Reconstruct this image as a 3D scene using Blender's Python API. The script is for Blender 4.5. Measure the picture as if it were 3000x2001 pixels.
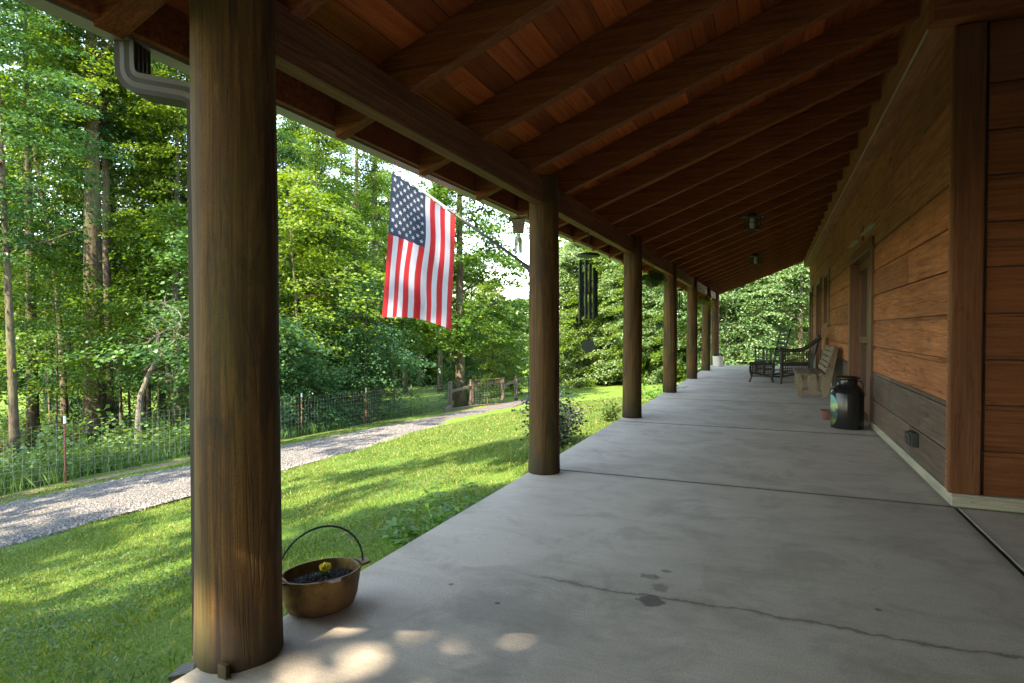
import bpy, math, random
import numpy as np
from mathutils import Vector, Matrix
rad = math.radians
for o in list(bpy.data.objects): bpy.data.objects.remove(o)
SC = bpy.context.scene
COL = SC.collection
random.seed(7)
RNG = np.random.default_rng(7)

# ---------------------------------------------------------------- camera
cam = bpy.data.cameras.new('camera'); camo = bpy.data.objects.new('camera', cam); COL.objects.link(camo)
cam.sensor_width = 36; cam.lens = 1400/2351*36; cam.clip_end = 2000; cam.clip_start = .05
CAMH = 1.2
camo.location = (0, 0, CAMH)
camo.rotation_euler = (rad(90-1.105), 0, rad(23.0))
SC.camera = camo
# ---------------------------------------------------------------- sky and sun
SUN_EL = 48.0; SUN_AZ = 190.0            # compass-like angle from +Y clockwise
w = bpy.data.worlds.new('World'); SC.world = w; w.use_nodes = True
nt = w.node_tree; nt.nodes.clear()
sky = nt.nodes.new('ShaderNodeTexSky'); sky.sky_type = 'NISHITA'; sky.sun_disc = False
sky.sun_elevation = rad(SUN_EL); sky.sun_rotation = rad(SUN_AZ); sky.altitude = 300; sky.dust_density = .4; sky.air_density = 1.3; sky.ozone_density = 3
bg = nt.nodes.new('ShaderNodeBackground'); bg.inputs[1].default_value = .13
wo = nt.nodes.new('ShaderNodeOutputWorld')
hs = nt.nodes.new('ShaderNodeHueSaturation'); hs.inputs['Saturation'].default_value = .92
nt.links.new(sky.outputs[0], hs.inputs['Color']); nt.links.new(hs.outputs[0], bg.inputs[0]); nt.links.new(bg.outputs[0], wo.inputs[0])
sl = bpy.data.lights.new('sun', 'SUN'); sl.energy = 2.45; sl.angle = rad(.5); sl.color = (1, .95, .86)
so = bpy.data.objects.new('sun', sl); COL.objects.link(so)
sd = Vector((math.sin(rad(SUN_AZ))*math.cos(rad(SUN_EL)), math.cos(rad(SUN_AZ))*math.cos(rad(SUN_EL)), math.sin(rad(SUN_EL))))
so.rotation_euler = sd.to_track_quat('Z', 'Y').to_euler()
SC.view_settings.view_transform = 'Standard'; SC.view_settings.look = 'None'
SC.view_settings.exposure = 3.38; SC.view_settings.gamma = 1
SC.view_settings.use_white_balance = True; SC.view_settings.white_balance_temperature = 7900; SC.view_settings.white_balance_tint = 10
SC.render.engine = 'CYCLES'
SC.cycles.max_bounces = 8; SC.cycles.diffuse_bounces = 5; SC.cycles.transmission_bounces = 4
SC.cycles.transparent_max_bounces = 8

# ---------------------------------------------------------------- node helper
class NT:
    def __init__(s, name):
        s.m = bpy.data.materials.new(name); s.m.use_nodes = True
        s.t = s.m.node_tree; s.t.nodes.clear()
        s.out = s.n('ShaderNodeOutputMaterial')
    def n(s, t, **k):
        x = s.t.nodes.new(t)
        for a, b in k.items(): setattr(x, a, b)
        return x
    def L(s, a, b):
        if isinstance(a, (int, float)): b.default_value = a
        elif isinstance(a, tuple): b.default_value = a if len(a) == 4 or b.type == 'VECTOR' else (*a, 1)
        else: s.t.links.new(a, b)
    def coord(s, kind='Object'): return s.n('ShaderNodeTexCoord').outputs[kind]
    def pos(s): return s.n('ShaderNodeNewGeometry').outputs['Position']
    def map(s, v, scale=(1, 1, 1), loc=(0, 0, 0), rot=(0, 0, 0)):
        x = s.n('ShaderNodeMapping'); s.L(v, x.inputs[0]); x.inputs[1].default_value = loc
        x.inputs[2].default_value = rot; x.inputs[3].default_value = scale; return x.outputs[0]
    def noise(s, v, scale=5, detail=4, rough=.55, dist=0):
        x = s.n('ShaderNodeTexNoise'); s.L(v, x.inputs['Vector']); x.inputs['Scale'].default_value = scale
        x.inputs['Detail'].default_value = detail; x.inputs['Roughness'].default_value = rough
        x.inputs['Distortion'].default_value = dist; return x.outputs[0]
    def voro(s, v, scale=5, out=0, feature='F1'):
        x = s.n('ShaderNodeTexVoronoi', feature=feature); s.L(v, x.inputs['Vector']); x.inputs['Scale'].default_value = scale
        return x.outputs[out]
    def ramp(s, f, stops):
        x = s.n('ShaderNodeValToRGB'); s.L(f, x.inputs[0]); e = x.color_ramp.elements
        while len(e) < len(stops): e.new(.5)
        for i, (p, c) in enumerate(stops):
            e[i].position = p; e[i].color = (*c, 1) if isinstance(c, tuple) else (c, c, c, 1)
        return x.outputs[0]
    def math(s, op, a, b=0, c=None, clamp=False):
        x = s.n('ShaderNodeMath', operation=op, use_clamp=clamp); s.L(a, x.inputs[0]); s.L(b, x.inputs[1])
        if c is not None: s.L(c, x.inputs[2])
        return x.outputs[0]
    def mix(s, f, a, b, mode='MIX'):
        x = s.n('ShaderNodeMix', data_type='RGBA', blend_type=mode); s.L(f, x.inputs[0]); s.L(a, x.inputs[6]); s.L(b, x.inputs[7])
        return x.outputs[2]
    def xyz(s, v):
        x = s.n('ShaderNodeSeparateXYZ'); s.L(v, x.inputs[0]); return x.outputs
    def bump(s, h, strength=.3, dist=.01):
        x = s.n('ShaderNodeBump'); x.inputs['Strength'].default_value = strength; x.inputs['Distance'].default_value = dist
        s.L(h, x.inputs['Height']); return x.outputs[0]
    def bsdf(s, col, rough=.7, normal=None, metal=0, spec=.5, **k):
        x = s.n('ShaderNodeBsdfPrincipled'); s.L(col, x.inputs['Base Color']); s.L(rough, x.inputs['Roughness'])
        x.inputs['Metallic'].default_value = metal; x.inputs['Specular IOR Level'].default_value = spec
        if normal is not None: s.L(normal, x.inputs['Normal'])
        for a, b in k.items(): s.L(b, x.inputs[a])
        s.L(x.outputs[0], s.out.inputs[0]); return x
    def rand_island(s): return s.n('ShaderNodeNewGeometry').outputs['Random Per Island']
    def objrand(s): return s.n('ShaderNodeObjectInfo').outputs['Random']

def smooth_mask(T, d, a, b):            # 1 where d<a, 0 where d>b
    x = T.n('ShaderNodeMapRange', interpolation_type='SMOOTHSTEP'); T.L(d, x.inputs[0])
    x.inputs[1].default_value = a; x.inputs[2].default_value = b; x.inputs[3].default_value = 1; x.inputs[4].default_value = 0
    return x.outputs[0]

def wood(name, c1, c2, c3, axis='y', rough=.65, knots=.5, gscale=1., spec=.3, island=.35, blotch=None, saw=False, foot=False):
    T = NT(name); v = T.coord('Object')
    sc = {'x': (1.8, 46, 46), 'y': (46, 1.8, 46), 'z': (46, 46, 1.8)}[axis]
    sc = tuple(a*gscale for a in sc)
    r = T.rand_island()
    cm = T.n('ShaderNodeVectorMath', operation='ADD'); T.L(v, cm.inputs[0])
    cx = T.n('ShaderNodeCombineXYZ'); q = T.math('MULTIPLY', r, 7.3); T.L(q, cx.inputs[0]); T.L(q, cx.inputs[1]); T.L(q, cx.inputs[2])
    T.L(cx.outputs[0], cm.inputs[1]); v2 = cm.outputs[0]
    g = T.noise(T.map(v2, sc), 1.0, 6, .6, .6)
    big = T.noise(v2, 1.3, 3, .5)
    fg = T.noise(T.map(v2, tuple(a*(1.8 if a < 2*gscale else 4.5) for a in sc)), 1.0, 5, .7)
    g = T.math('ADD', T.math('MULTIPLY', g, .55), T.math('MULTIPLY', fg, .45))
    col = T.ramp(g, [(.36, c1), (.5, c2), (.64, c3)])
    col = T.mix(T.math('MULTIPLY', T.ramp(big, [(.35, 0.), (.7, 1.)]), .45), col, c1)
    ksc = {'x': (.9, 3.2, 3.2), 'y': (3.2, .9, 3.2), 'z': (3.2, 3.2, .9)}[axis]
    k = T.voro(T.map(v2, ksc), 1.0)
    col = T.mix(T.math('MULTIPLY', T.ramp(k, [(.035, 1.), (.13, 0.)]), knots), col, tuple(a*.25 for a in c1))
    sp = T.noise(v2, 160, 3, .7); col = T.mix(T.ramp(sp, [(.38, .35), (.5, 0.)]), col, tuple(a*.35 for a in c1))
    if saw:
        sw = T.noise(T.map(v2, {'x': (95, 5, 5), 'y': (5, 95, 5), 'z': (5, 5, 95)}[axis]), 1.0, 3, .6); col = T.mix(T.ramp(sw, [(.35, .42), (.55, 0.)]), col, tuple(a*.5 for a in c2))
    if foot:
        zc = T.xyz(T.coord('Object'))[2]; fm = smooth_mask(T, T.math('ADD', zc, T.math('MULTIPLY', T.math('SUBTRACT', T.noise(T.map(v2, (9, 9, 2)), 1., 4, .7), .5), .55)), .02, .26)
        col = T.mix(T.math('MULTIPLY', fm, .75), col, (.018, .014, .009))
    # drying checks along the grain
    ck = T.noise(T.map(v2, tuple(a*.30 for a in sc)), 1.0, 2, .5, 1.2)
    ckm = T.ramp(ck, [(.485, 0.), (.5, 1.), (.515, 0.)])
    col = T.mix(T.math('MULTIPLY', ckm, .75*knots), col, tuple(a*.3 for a in c1))
    if blotch:
        bn = T.noise(T.map(v2, {'z': (3, 3, .5), 'x': (.5, 3, 3), 'y': (3, .5, 3)}[axis]), 1.4, 4, .6)
        col = T.mix(T.math('MULTIPLY', T.ramp(bn, [(.5, 0.), (.68, 1.)]), .6), col, blotch)
    if foot:
        dn = T.noise(T.map(v2, (5, 5, .9)), 1.7, 6, .72, .8); col = T.mix(T.math('MULTIPLY', T.ramp(dn, [(.50, 0.), (.62, 1.)]), .72), col, (.022, .014, .005))
        dk = T.noise(T.map(v2, (26, 26, .8)), 1.0, 3, .5, .6); col = T.mix(T.ramp(dk, [(.30, .85), (.36, 0.)]), col, (.010, .006, .003))
    br = T.math('ADD', T.math('MULTIPLY', T.math('SUBTRACT', r, .5), island*2), 1.0)
    cb = T.n('ShaderNodeCombineColor'); [T.L(br, cb.inputs[i]) for i in range(3)]
    col = T.mix(1.0, col, cb.outputs[0], 'MULTIPLY')
    h = T.math('SUBTRACT', g, T.math('MULTIPLY', ckm, .8*knots))
    T.bsdf(col, rough, T.bump(h, .35, .006), spec=spec)
    return T.m

def plain(name, col, rough=.6, metal=0, var=.15, scale=8, bump=0, spec=.5):
    T = NT(name); n = T.noise(T.coord('Object'), scale, 4)
    c = T.mix(T.ramp(n, [(.3, 0.), (.7, 1.)]), tuple(a*(1-var) for a in col), tuple(min(1, a*(1+var)) for a in col))
    T.bsdf(c, rough, T.bump(n, bump, .004) if bump else None, metal, spec); return T.m

M = {}
M['wall'] = wood('brown_stained_plank', (.165, .050, .017), (.36, .128, .050), (.54, .240, .115), 'y', .68, .9, .8, .3, .2, saw=True)
M['walllow'] = wood('greyed_plank', (.06, .037, .027), (.125, .082, .06), (.20, .14, .105), 'y', .6, .9, .8, .35, .2, saw=True)  # greyer, darker board colour for the lowest two courses
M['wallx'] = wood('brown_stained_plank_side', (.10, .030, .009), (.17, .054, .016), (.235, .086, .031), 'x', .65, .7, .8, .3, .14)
M['trimz'] = wood('brown_trim_upright', (.09, .030, .010), (.15, .052, .018), (.21, .086, .034), 'z', .6, .5, 1, .3, .15)
M['darktrim'] = wood('dark_red_brown_trim', (.075, .026, .011), (.13, .046, .019), (.185, .072, .03), 'z', .45, .2, 1, .5, .15)
M['sill'] = wood('pale_weathered_board', (.22, .20, .14), (.36, .33, .25), (.46, .42, .33), 'y', .8, .5, 1, .2, .1)
M['sillx'] = wood('pale_weathered_board_cross', (.22, .20, .14), (.36, .33, .25), (.46, .42, .33), 'x', .8, .5, 1, .2, .1)
M['post'] = wood('round_log_post', (.036, .015, .003), (.095, .044, .008), (.17, .088, .018), 'z', .8, .55, .8, .35, .08, blotch=(.055, .055, .012), foot=True)
M['rafter'] = wood('rafter_wood', (.13, .034, .012), (.26, .076, .026), (.38, .14, .055), 'x', .7, .5, .8, .2, .18)
M['beam'] = wood('beam_wood', (.09, .033, .012), (.19, .082, .034), (.29, .15, .07), 'y', .7, .7, .7, .2, .15)
M['sheath'] = wood('roof_board', (.25, .050, .013), (.40, .088, .022), (.50, .135, .04), 'y', .7, .6, .7, .2, .4)
M['bench'] = wood('grey_brown_bench_wood', (.15, .11, .075), (.24, .185, .13), (.33, .26, .19), 'y', .7, .5, 1, .3, .25)
M['fencewood'] = wood('weathered_fence_wood', (.06, .045, .035), (.13, .10, .08), (.20, .165, .13), 'z', .85, .6, 1.2, .2, .2)
M['gutter'] = plain('pale_bronze_metal', (.23, .20, .16), .4, 0, .1, 3, 0, .6)
M['spout'] = plain('brown_painted_metal', (.02, .016, .009), .6, 0, .15, 4, 0, .7)
M['roofmetal'] = plain('roof_metal', (.10, .09, .08), .5)
M['black'] = plain('black_gloss_paint', (.012, .012, .013), .18, 0, .2, 5, 0, .6)
M['iron'] = plain('black_iron', (.02, .02, .02), .5)
M['green'] = plain('dark_green_enamel', (.008, .022, .016), .6, 0, .1, 5, 0, .5)
M['rockgreen'] = plain('dark_green_chair_paint', (.010, .028, .026), .35, 0, .2, 5)
M['wicker'] = plain('dark_brown_wicker', (.022, .014, .009), .5, 0, .4, 60, .4)
M['glassdark'] = plain('dark_window_glass', (.02, .022, .022), .06, 0, .1, 2, 0, .9)
M['frame'] = plain('dark_window_frame', (.035, .022, .015), .45)
M['crock'] = plain('pale_glazed_crock', (.62, .56, .50), .35, 0, .05, 6)
M['clay'] = plain('dark_clay', (.16, .065, .045), .8, 0, .3, 20, .3)
M['flagw'] = None
def cloth(name, c, c2=None):
    T = NT(name); v = T.coord('Object')
    n = T.noise(v, 2.2, 3); col = T.mix(T.ramp(n, [(.35, 0.), (.65, 1.)]), tuple(a*.9 for a in c), c)
    wv = T.noise(T.map(v, (700, 700, 700)), 1, 1)
    d = T.bsdf(col, .6, T.bump(wv, .15, .001), spec=.25)
    tr = T.n('ShaderNodeBsdfTranslucent'); T.L(col, tr.inputs[0])
    mx = T.n('ShaderNodeMixShader'); mx.inputs[0].default_value = .25; T.L(d.outputs[0], mx.inputs[1]); T.L(tr.outputs[0], mx.inputs[2])
    T.L(mx.outputs[0], T.out.inputs[0]); return T.m
M['flagw'] = cloth('white_cloth', (.36, .36, .44)); M['flagr'] = cloth('red_cloth', (.33, .005, .012)); M['flagb'] = cloth('blue_cloth', (.008, .022, .05))
M['pole'] = plain('grey_flag_pole', (.45, .47, .5), .35, .2)
M['tpost'] = plain('rusty_red_steel', (.20, .05, .035), .6, 0, .3, 30)
M['tposttop'] = plain('white_painted_steel', (.7, .7, .68), .6)
M['wire'] = plain('galvanised_wire', (.22, .22, .21), .5, .3)
M['gatemetal'] = plain('rust_brown_tube', (.16, .075, .05), .6, 0, .3, 10)
M['soil'] = plain('black_potting_soil', (.02, .017, .014), .95, 0, .6, 60, .8)
M['petal'] = plain('yellow_petals', (.75, .62, .04), .6, 0, .15, 40)

def leafmat(name, ca, cb, trans=.4, rough=.45, dapple=1.3, spec=.35, dry=0):
    T = NT(name); r = T.rand_island(); o = T.objrand()
    n = T.noise(T.pos(), dapple, 2)
    f = T.math('ADD', T.math('MULTIPLY', r, .55), T.math('MULTIPLY', n, .45))
    f = T.math('ADD', f, T.math('MULTIPLY', T.math('SUBTRACT', o, .5), .55))
    col = T.mix(T.ramp(f, [(.2, 0.), (.8, 1.)]), ca, cb)
    if dry: col = T.mix(T.ramp(T.math('ADD', T.math('MULTIPLY', r, .8), T.math('MULTIPLY', T.noise(T.pos(), 1.1, 4), .4)), [(.80, 0.), (.90, dry)]), col, (.30, .26, .12))
    d = T.bsdf(col, rough, spec=spec)
    tr = T.n('ShaderNodeBsdfTranslucent'); tc = T.mix(1., col, (1.6, 1.5, .5), 'MULTIPLY'); T.L(tc, tr.inputs[0])
    mx = T.n('ShaderNodeMixShader'); mx.inputs[0].default_value = trans; T.L(d.outputs[0], mx.inputs[1]); T.L(tr.outputs[0], mx.inputs[2])
    T.L(mx.outputs[0], T.out.inputs[0]); return T.m
M['leaf'] = leafmat('broadleaf_foliage', (.045, .11, .016), (.14, .21, .028), .45)
M['leafpale'] = leafmat('pale_foliage', (.065, .135, .048), (.175, .25, .115), .32)
M['leafblue'] = leafmat('cool_green_foliage', (.03, .09, .035), (.075, .165, .05), .35)
M['under'] = leafmat('undergrowth_leaves', (.04, .10, .02), (.12, .20, .05), .4)
M['shrub'] = leafmat('dark_shrub_leaves', (.012, .026, .014), (.045, .06, .035), .12)
M['fern'] = leafmat('fern_fronds', (.03, .085, .012), (.10, .17, .02), .4)
M['fernyellow'] = leafmat('yellow_fern_fronds', (.09, .11, .012), (.24, .22, .03), .4)
M['bigleaf'] = leafmat('garden_plant_leaves', (.06, .17, .03), (.13, .27, .05), .4)
M['grass'] = leafmat('grass_blades', (.035, .095, .018), (.135, .20, .04), .35, .55, 1.6, .15, .8)

def barkmat(name, a, b, c):
    T = NT(name); v = T.coord('Object')
    n = T.noise(T.map(v, (1, 1, .25)), 16, 6, .65, .5)
    p = T.noise(v, 1.1, 3)
    col = T.ramp(n, [(.3, a), (.55, b), (.75, c)])
    col = T.mix(T.math('MULTIPLY', T.ramp(p, [(.45, 0.), (.6, 1.)]), .45), col, (.09, .11, .05))
    T.bsdf(col, .9, T.bump(n, .9, .03), spec=.1); return T.m
M['bark'] = barkmat('brown_bark', (.035, .025, .018), (.10, .075, .052), (.19, .15, .11))
M['barkred'] = barkmat('reddish_brown_bark', (.03, .023, .015), (.078, .060, .038), (.14, .112, .075))
M['barkpale'] = barkmat('pale_grey_bark', (.05, .042, .035), (.14, .125, .105), (.28, .26, .22))

# ---------------------------------------------------------------- object helpers
def obj(name, mesh, parent=None, loc=None):
    o = bpy.data.objects.new(name, mesh); COL.objects.link(o)
    if parent is not None: o.parent = parent
    if loc is not None: o.location = loc
    return o
def tag(o, label=None, cat=None, group=None, kind=None):
    if label: o['label'] = label
    if cat: o['category'] = cat
    if group: o['group'] = group
    if kind: o['kind'] = kind
    return o
def thing(name, label, cat, loc=(0, 0, 0), rz=0, group=None):
    o = bpy.data.objects.new(name, None); COL.objects.link(o); o.location = loc; o.rotation_euler = (0, 0, rz)
    o.empty_display_size = .1
    return tag(o, label, cat, group)
def copy_tree(o, parent=None):
    c = o.copy(); COL.objects.link(c); c.parent = parent
    for ch in [x for x in bpy.data.objects if x.parent == o]: copy_tree(ch, c)
    return c

class MB:
    def __init__(s): s.v = []; s.f = []; s.m = []; s.mi = 0
    def add(s, vs, fs):
        k = len(s.v); s.v += [tuple(v) for v in vs]; s.f += [tuple(i+k for i in f) for f in fs]; s.m += [s.mi]*len(fs)
    def box(s, x0, x1, y0, y1, z0, z1):
        s.add([(x0,y0,z0),(x1,y0,z0),(x1,y1,z0),(x0,y1,z0),(x0,y0,z1),(x1,y0,z1),(x1,y1,z1),(x0,y1,z1)],
              [(0,3,2,1),(4,5,6,7),(0,1,5,4),(1,2,6,5),(2,3,7,6),(3,0,4,7)])
    def beam(s, a, b, w, h, up=(0, 0, 1)):       # rectangular bar from a to b, w across, h along up
        a = Vector(a); b = Vector(b); d = (b-a).normalized(); up = Vector(up); r = d.cross(up)
        if r.length < 1e-4: r = d.cross(Vector((1, 0, 0)))
        r.normalize(); u = r.cross(d).normalized(); r = r*w/2; u = u*h/2
        s.add([a-r-u, a+r-u, a+r+u, a-r+u, b-r-u, b+r-u, b+r+u, b-r+u],
              [(0,1,2,3),(7,6,5,4),(0,4,5,1),(1,5,6,2),(2,6,7,3),(3,7,4,0)])
    def tube(s, pts, r, n=8, cap=True, sq=None):
        pts = [Vector(p) for p in pts]; rr = r if isinstance(r, (list, tuple)) else [r]*len(pts)
        vs = []; prev = None
        for i, p in enumerate(pts):
            d = (pts[min(i+1, len(pts)-1)]-pts[max(i-1, 0)])
            d = d.normalized() if d.length > 1e-9 else Vector((0, 0, 1))
            if prev is None:
                a = d.cross(Vector((0, 0, 1)));
                if a.length < 1e-3: a = d.cross(Vector((1, 0, 0)))
            else: a = prev - d*prev.dot(d)
            a.normalize(); prev = a; b = d.cross(a)
            for k in range(n):
                t = 2*math.pi*k/n; vs.append(p+(a*math.cos(t)+b*math.sin(t))*rr[i])
        fs = []
        for i in range(len(pts)-1):
            for k in range(n): fs.append((i*n+k, i*n+(k+1) % n, (i+1)*n+(k+1) % n, (i+1)*n+k))
        if cap: fs.append(tuple(reversed(range(n)))); fs.append(tuple(range((len(pts)-1)*n, len(pts)*n)))
        s.add(vs, fs)
    def lathe(s, prof, n=32, c=(0, 0, 0), sx=1, sy=1, cap=True):
        vs = []; fs = []
        for r, z in prof:
            for k in range(n):
                t = 2*math.pi*k/n; vs.append((c[0]+r*sx*math.cos(t), c[1]+r*sy*math.sin(t), c[2]+z))
        for i in range(len(prof)-1):
            for k in range(n): fs.append((i*n+k, i*n+(k+1) % n, (i+1)*n+(k+1) % n, (i+1)*n+k))
        if cap: fs.append(tuple(reversed(range(n)))); fs.append(tuple(range((len(prof)-1)*n, len(prof)*n)))
        s.add(vs, fs)
    def build(s, name, mat, parent=None, loc=None, smooth=False, bevel=0):
        me = bpy.data.meshes.new(name); me.from_pydata(s.v, [], s.f)
        for mm in (mat if isinstance(mat, (list, tuple)) else [mat]): me.materials.append(mm)
        if max(s.m, default=0): me.polygons.foreach_set('material_index', s.m)
        if smooth: me.polygons.foreach_set('use_smooth', [True]*len(s.f))
        me.update()
        o = obj(name, me, parent, loc)
        if smooth:
            try:
                mod = o.modifiers.new('edges', 'EDGE_SPLIT'); mod.split_angle = rad(40)
            except Exception: pass
        if bevel:
            b = o.modifiers.new('bevel', 'BEVEL'); b.width = bevel; b.segments = 2; b.limit_method = 'ANGLE'
        return o

def quads_mesh(name, V, mat, nper=4, smooth=False):      # V: (N,nper,3)
    n = len(V); me = bpy.data.meshes.new(name)
    me.vertices.add(n*nper); me.vertices.foreach_set('co', V.reshape(-1).astype(np.float32))
    me.loops.add(n*nper); me.loops.foreach_set('vertex_index', np.arange(n*nper, dtype=np.int32))
    me.polygons.add(n); me.polygons.foreach_set('loop_start', np.arange(0, n*nper, nper, dtype=np.int32))
    try: me.polygons.foreach_set('loop_total', np.full(n, nper, dtype=np.int32))
    except Exception: pass
    me.materials.append(mat); me.update(); me.validate(); return me

def leaf_quads(C, L, droop=.25, tilt=.55, wid=.36, D=None, rng=RNG):
    """one folded leaf per centre: C (N,3), L (N,)"""
    N = len(C)
    if D is None:
        a = rng.uniform(0, 2*np.pi, N); D = np.stack([np.cos(a), np.sin(a), rng.normal(-droop, .35, N)], 1)
    D = D/np.linalg.norm(D, axis=1, keepdims=True)
    U = np.stack([rng.normal(0, tilt, N), rng.normal(0, tilt, N), np.ones(N)], 1)
    W = np.cross(D, U); W /= np.linalg.norm(W, axis=1, keepdims=True)+1e-9
    Nn = np.cross(W, D)
    l = L[:, None]
    b = C - D*l*.5
    s1 = C - D*l*.02 + W*l*wid + Nn*l*.07; s2 = C - D*l*.02 - W*l*wid + Nn*l*.07
    t = C + D*l*.5 - Nn*l*.05
    return np.stack([b, s1, t, s2], 1)

# ---------------------------------------------------------------- terrain
PX = np.array([-400, -120, -60, -25, -16, -12.6, -11, -8.3, -5, -3, -1.9, 3, 60, 400.])
PZ = np.array([4, -1, -3.4, -2.75, -2.15, -1.78, -1.62, -1.345, -.80, -.36, -.14, -.16, -.5, 2.])
YY = np.array([-400, -60, 8, 12, 25, 45, 70, 130, 400.]); YZ = np.array([1, 0, 0, -.08, -.62, -1.2, -1.6, -1.0, 8.])
def gz(x, y): return np.interp(x, PX, PZ) + np.interp(y, YY, YZ)*np.clip((2.5-np.asarray(x))/4.4+.0, .55, 1.0)
FW = np.array([-math.sin(rad(23)), math.cos(rad(23))]); RT = np.array([math.cos(rad(23)), math.sin(rad(23))])
def at(px, Z):                              # where the view column px (of 2351) is at depth Z
    p = FW*Z + RT*((px-1175.5)/1400*Z); return float(p[0]), float(p[1])

# road centre lines (edges in plan, x as function of y)
RY = np.array([-60, -10, 2, 5, 7, 9, 12, 14, 19, 25, 28, 33.])
RN = np.array([-9, -8.8, -8.55, -8.3, -8.08, -8.1, -8.4, -8.7, -9.6, -10.4, -10.9, -12.0])   # near edge
RF = np.array([-12, -11.8, -11.7, -11.6, -11.45, -11.1, -11.2, -11.25, -11.9, -12.1, -12.0, -12.2])
def ground_mesh():
    xs = np.unique(np.concatenate([np.linspace(-400, -60, 18), np.linspace(-60, -14, 47), np.linspace(-14, -1.9, 80), np.linspace(-1.9, 20, 24), np.linspace(20, 400, 16)]))
    ys = np.unique(np.concatenate([np.linspace(-400, -20, 20), np.linspace(-20, 0, 30), np.linspace(0, 32, 110), np.linspace(32, 90, 40), np.linspace(90, 400, 16)]))
    X, Y = np.meshgrid(xs, ys); Z = gz(X, Y)
    nz = (np.sin(X*1.7+Y*.6)+np.sin(X*.9-Y*1.3+2))*.012 + (np.sin(X*.31+1)*np.sin(Y*.27))*.05
    Z = Z + np.where((X < -2.4), nz, 0)
    rn = np.interp(Y, RY, RN); rf = np.interp(Y, RY, RF)
    road = (X < rn) & (X > rf); Z = np.where(road, Z-.02, Z)
    V = np.stack([X, Y, Z], -1).reshape(-1, 3); nx = len(xs); ny = len(ys)
    F = [(j*nx+i, j*nx+i+1, (j+1)*nx+i+1, (j+1)*nx+i) for j in range(ny-1) for i in range(nx-1)]
    me = bpy.data.meshes.new('ground'); me.from_pydata(V.tolist(), [], F); me.polygons.foreach_set('use_smooth', [True]*len(F))
    return me
def lawn_mat():
    T = NT('lawn_and_forest_floor'); p = T.pos(); x, y, z = T.xyz(p)
    n1 = T.noise(p, .9, 5, .6); n2 = T.noise(p, 28, 5, .7); n3 = T.noise(p, 5, 4, .6)
    g = T.ramp(n2, [(.25, (.035, .08, .012)), (.5, (.085, .15, .022)), (.75, (.15, .21, .04))])
    g2 = T.ramp(n2, [(.3, (.09, .12, .03)), (.7, (.19, .22, .06))])
    g = T.mix(T.ramp(n1, [(.45, 0.), (.7, .6)]), g, g2)
    bare = T.ramp(T.math('ADD', T.math('MULTIPLY', n3, .6), T.math('MULTIPLY', T.noise(p, .5, 3), .4)), [(.6, 0.), (.68, 1.)])
    dirt = T.ramp(n2, [(.3, (.12, .085, .055)), (.7, (.24, .17, .12))])
    g = T.mix(T.math('MULTIPLY', bare, .45), g, dirt)
    # forest floor behind the fence for y below 30
    wob = T.math('ADD', x, T.math('MULTIPLY', T.math('SUBTRACT', T.noise(p, .5, 4), .5), 2.5))
    ff = smooth_mask(T, wob, -13.6, -12.8)
    ymask = smooth_mask(T, T.math('ADD', y, T.math('MULTIPLY', T.math('SUBTRACT', n1, .5), 3)), 16.5, 18.5)
    xfar = smooth_mask(T, T.math('ADD', T.math('MULTIPLY', x, -1), T.math('MULTIPLY', n1, 6)), 36, 46)
    leafy = T.ramp(n2, [(.3, (.04, .03, .018)), (.5, (.10, .07, .04)), (.62, (.05, .075, .02)), (.8, (.17, .12, .07))])
    m = T.math('MULTIPLY', T.math('MULTIPLY', ff, ymask), xfar)
    g = T.mix(m, g, leafy)
    # worn dirt line at the foot of the fence
    de = T.math('ABSOLUTE', T.math('ADD', T.math('ADD', x, 12.35), T.math('MULTIPLY', T.math('SUBTRACT', T.noise(p, 1.1, 4), .5), .7)))
    dm = T.math('MULTIPLY', smooth_mask(T, de, .08, .34), smooth_mask(T, y, 12, 17))
    g = T.mix(T.math('MULTIPLY', dm, .8), g, T.ramp(n2, [(.3, (.16, .09, .065)), (.7, (.32, .2, .16))]))
    # reddish bare patches up on the far lawn
    T.bsdf(g, .95, T.bump(T.math('ADD', n2, T.math('MULTIPLY', n3, .7)), .8, .04), spec=.1); return T.m
gm = ground_mesh(); gm.materials.append(lawn_mat())
tag(obj('ground', gm), kind='structure')
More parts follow.
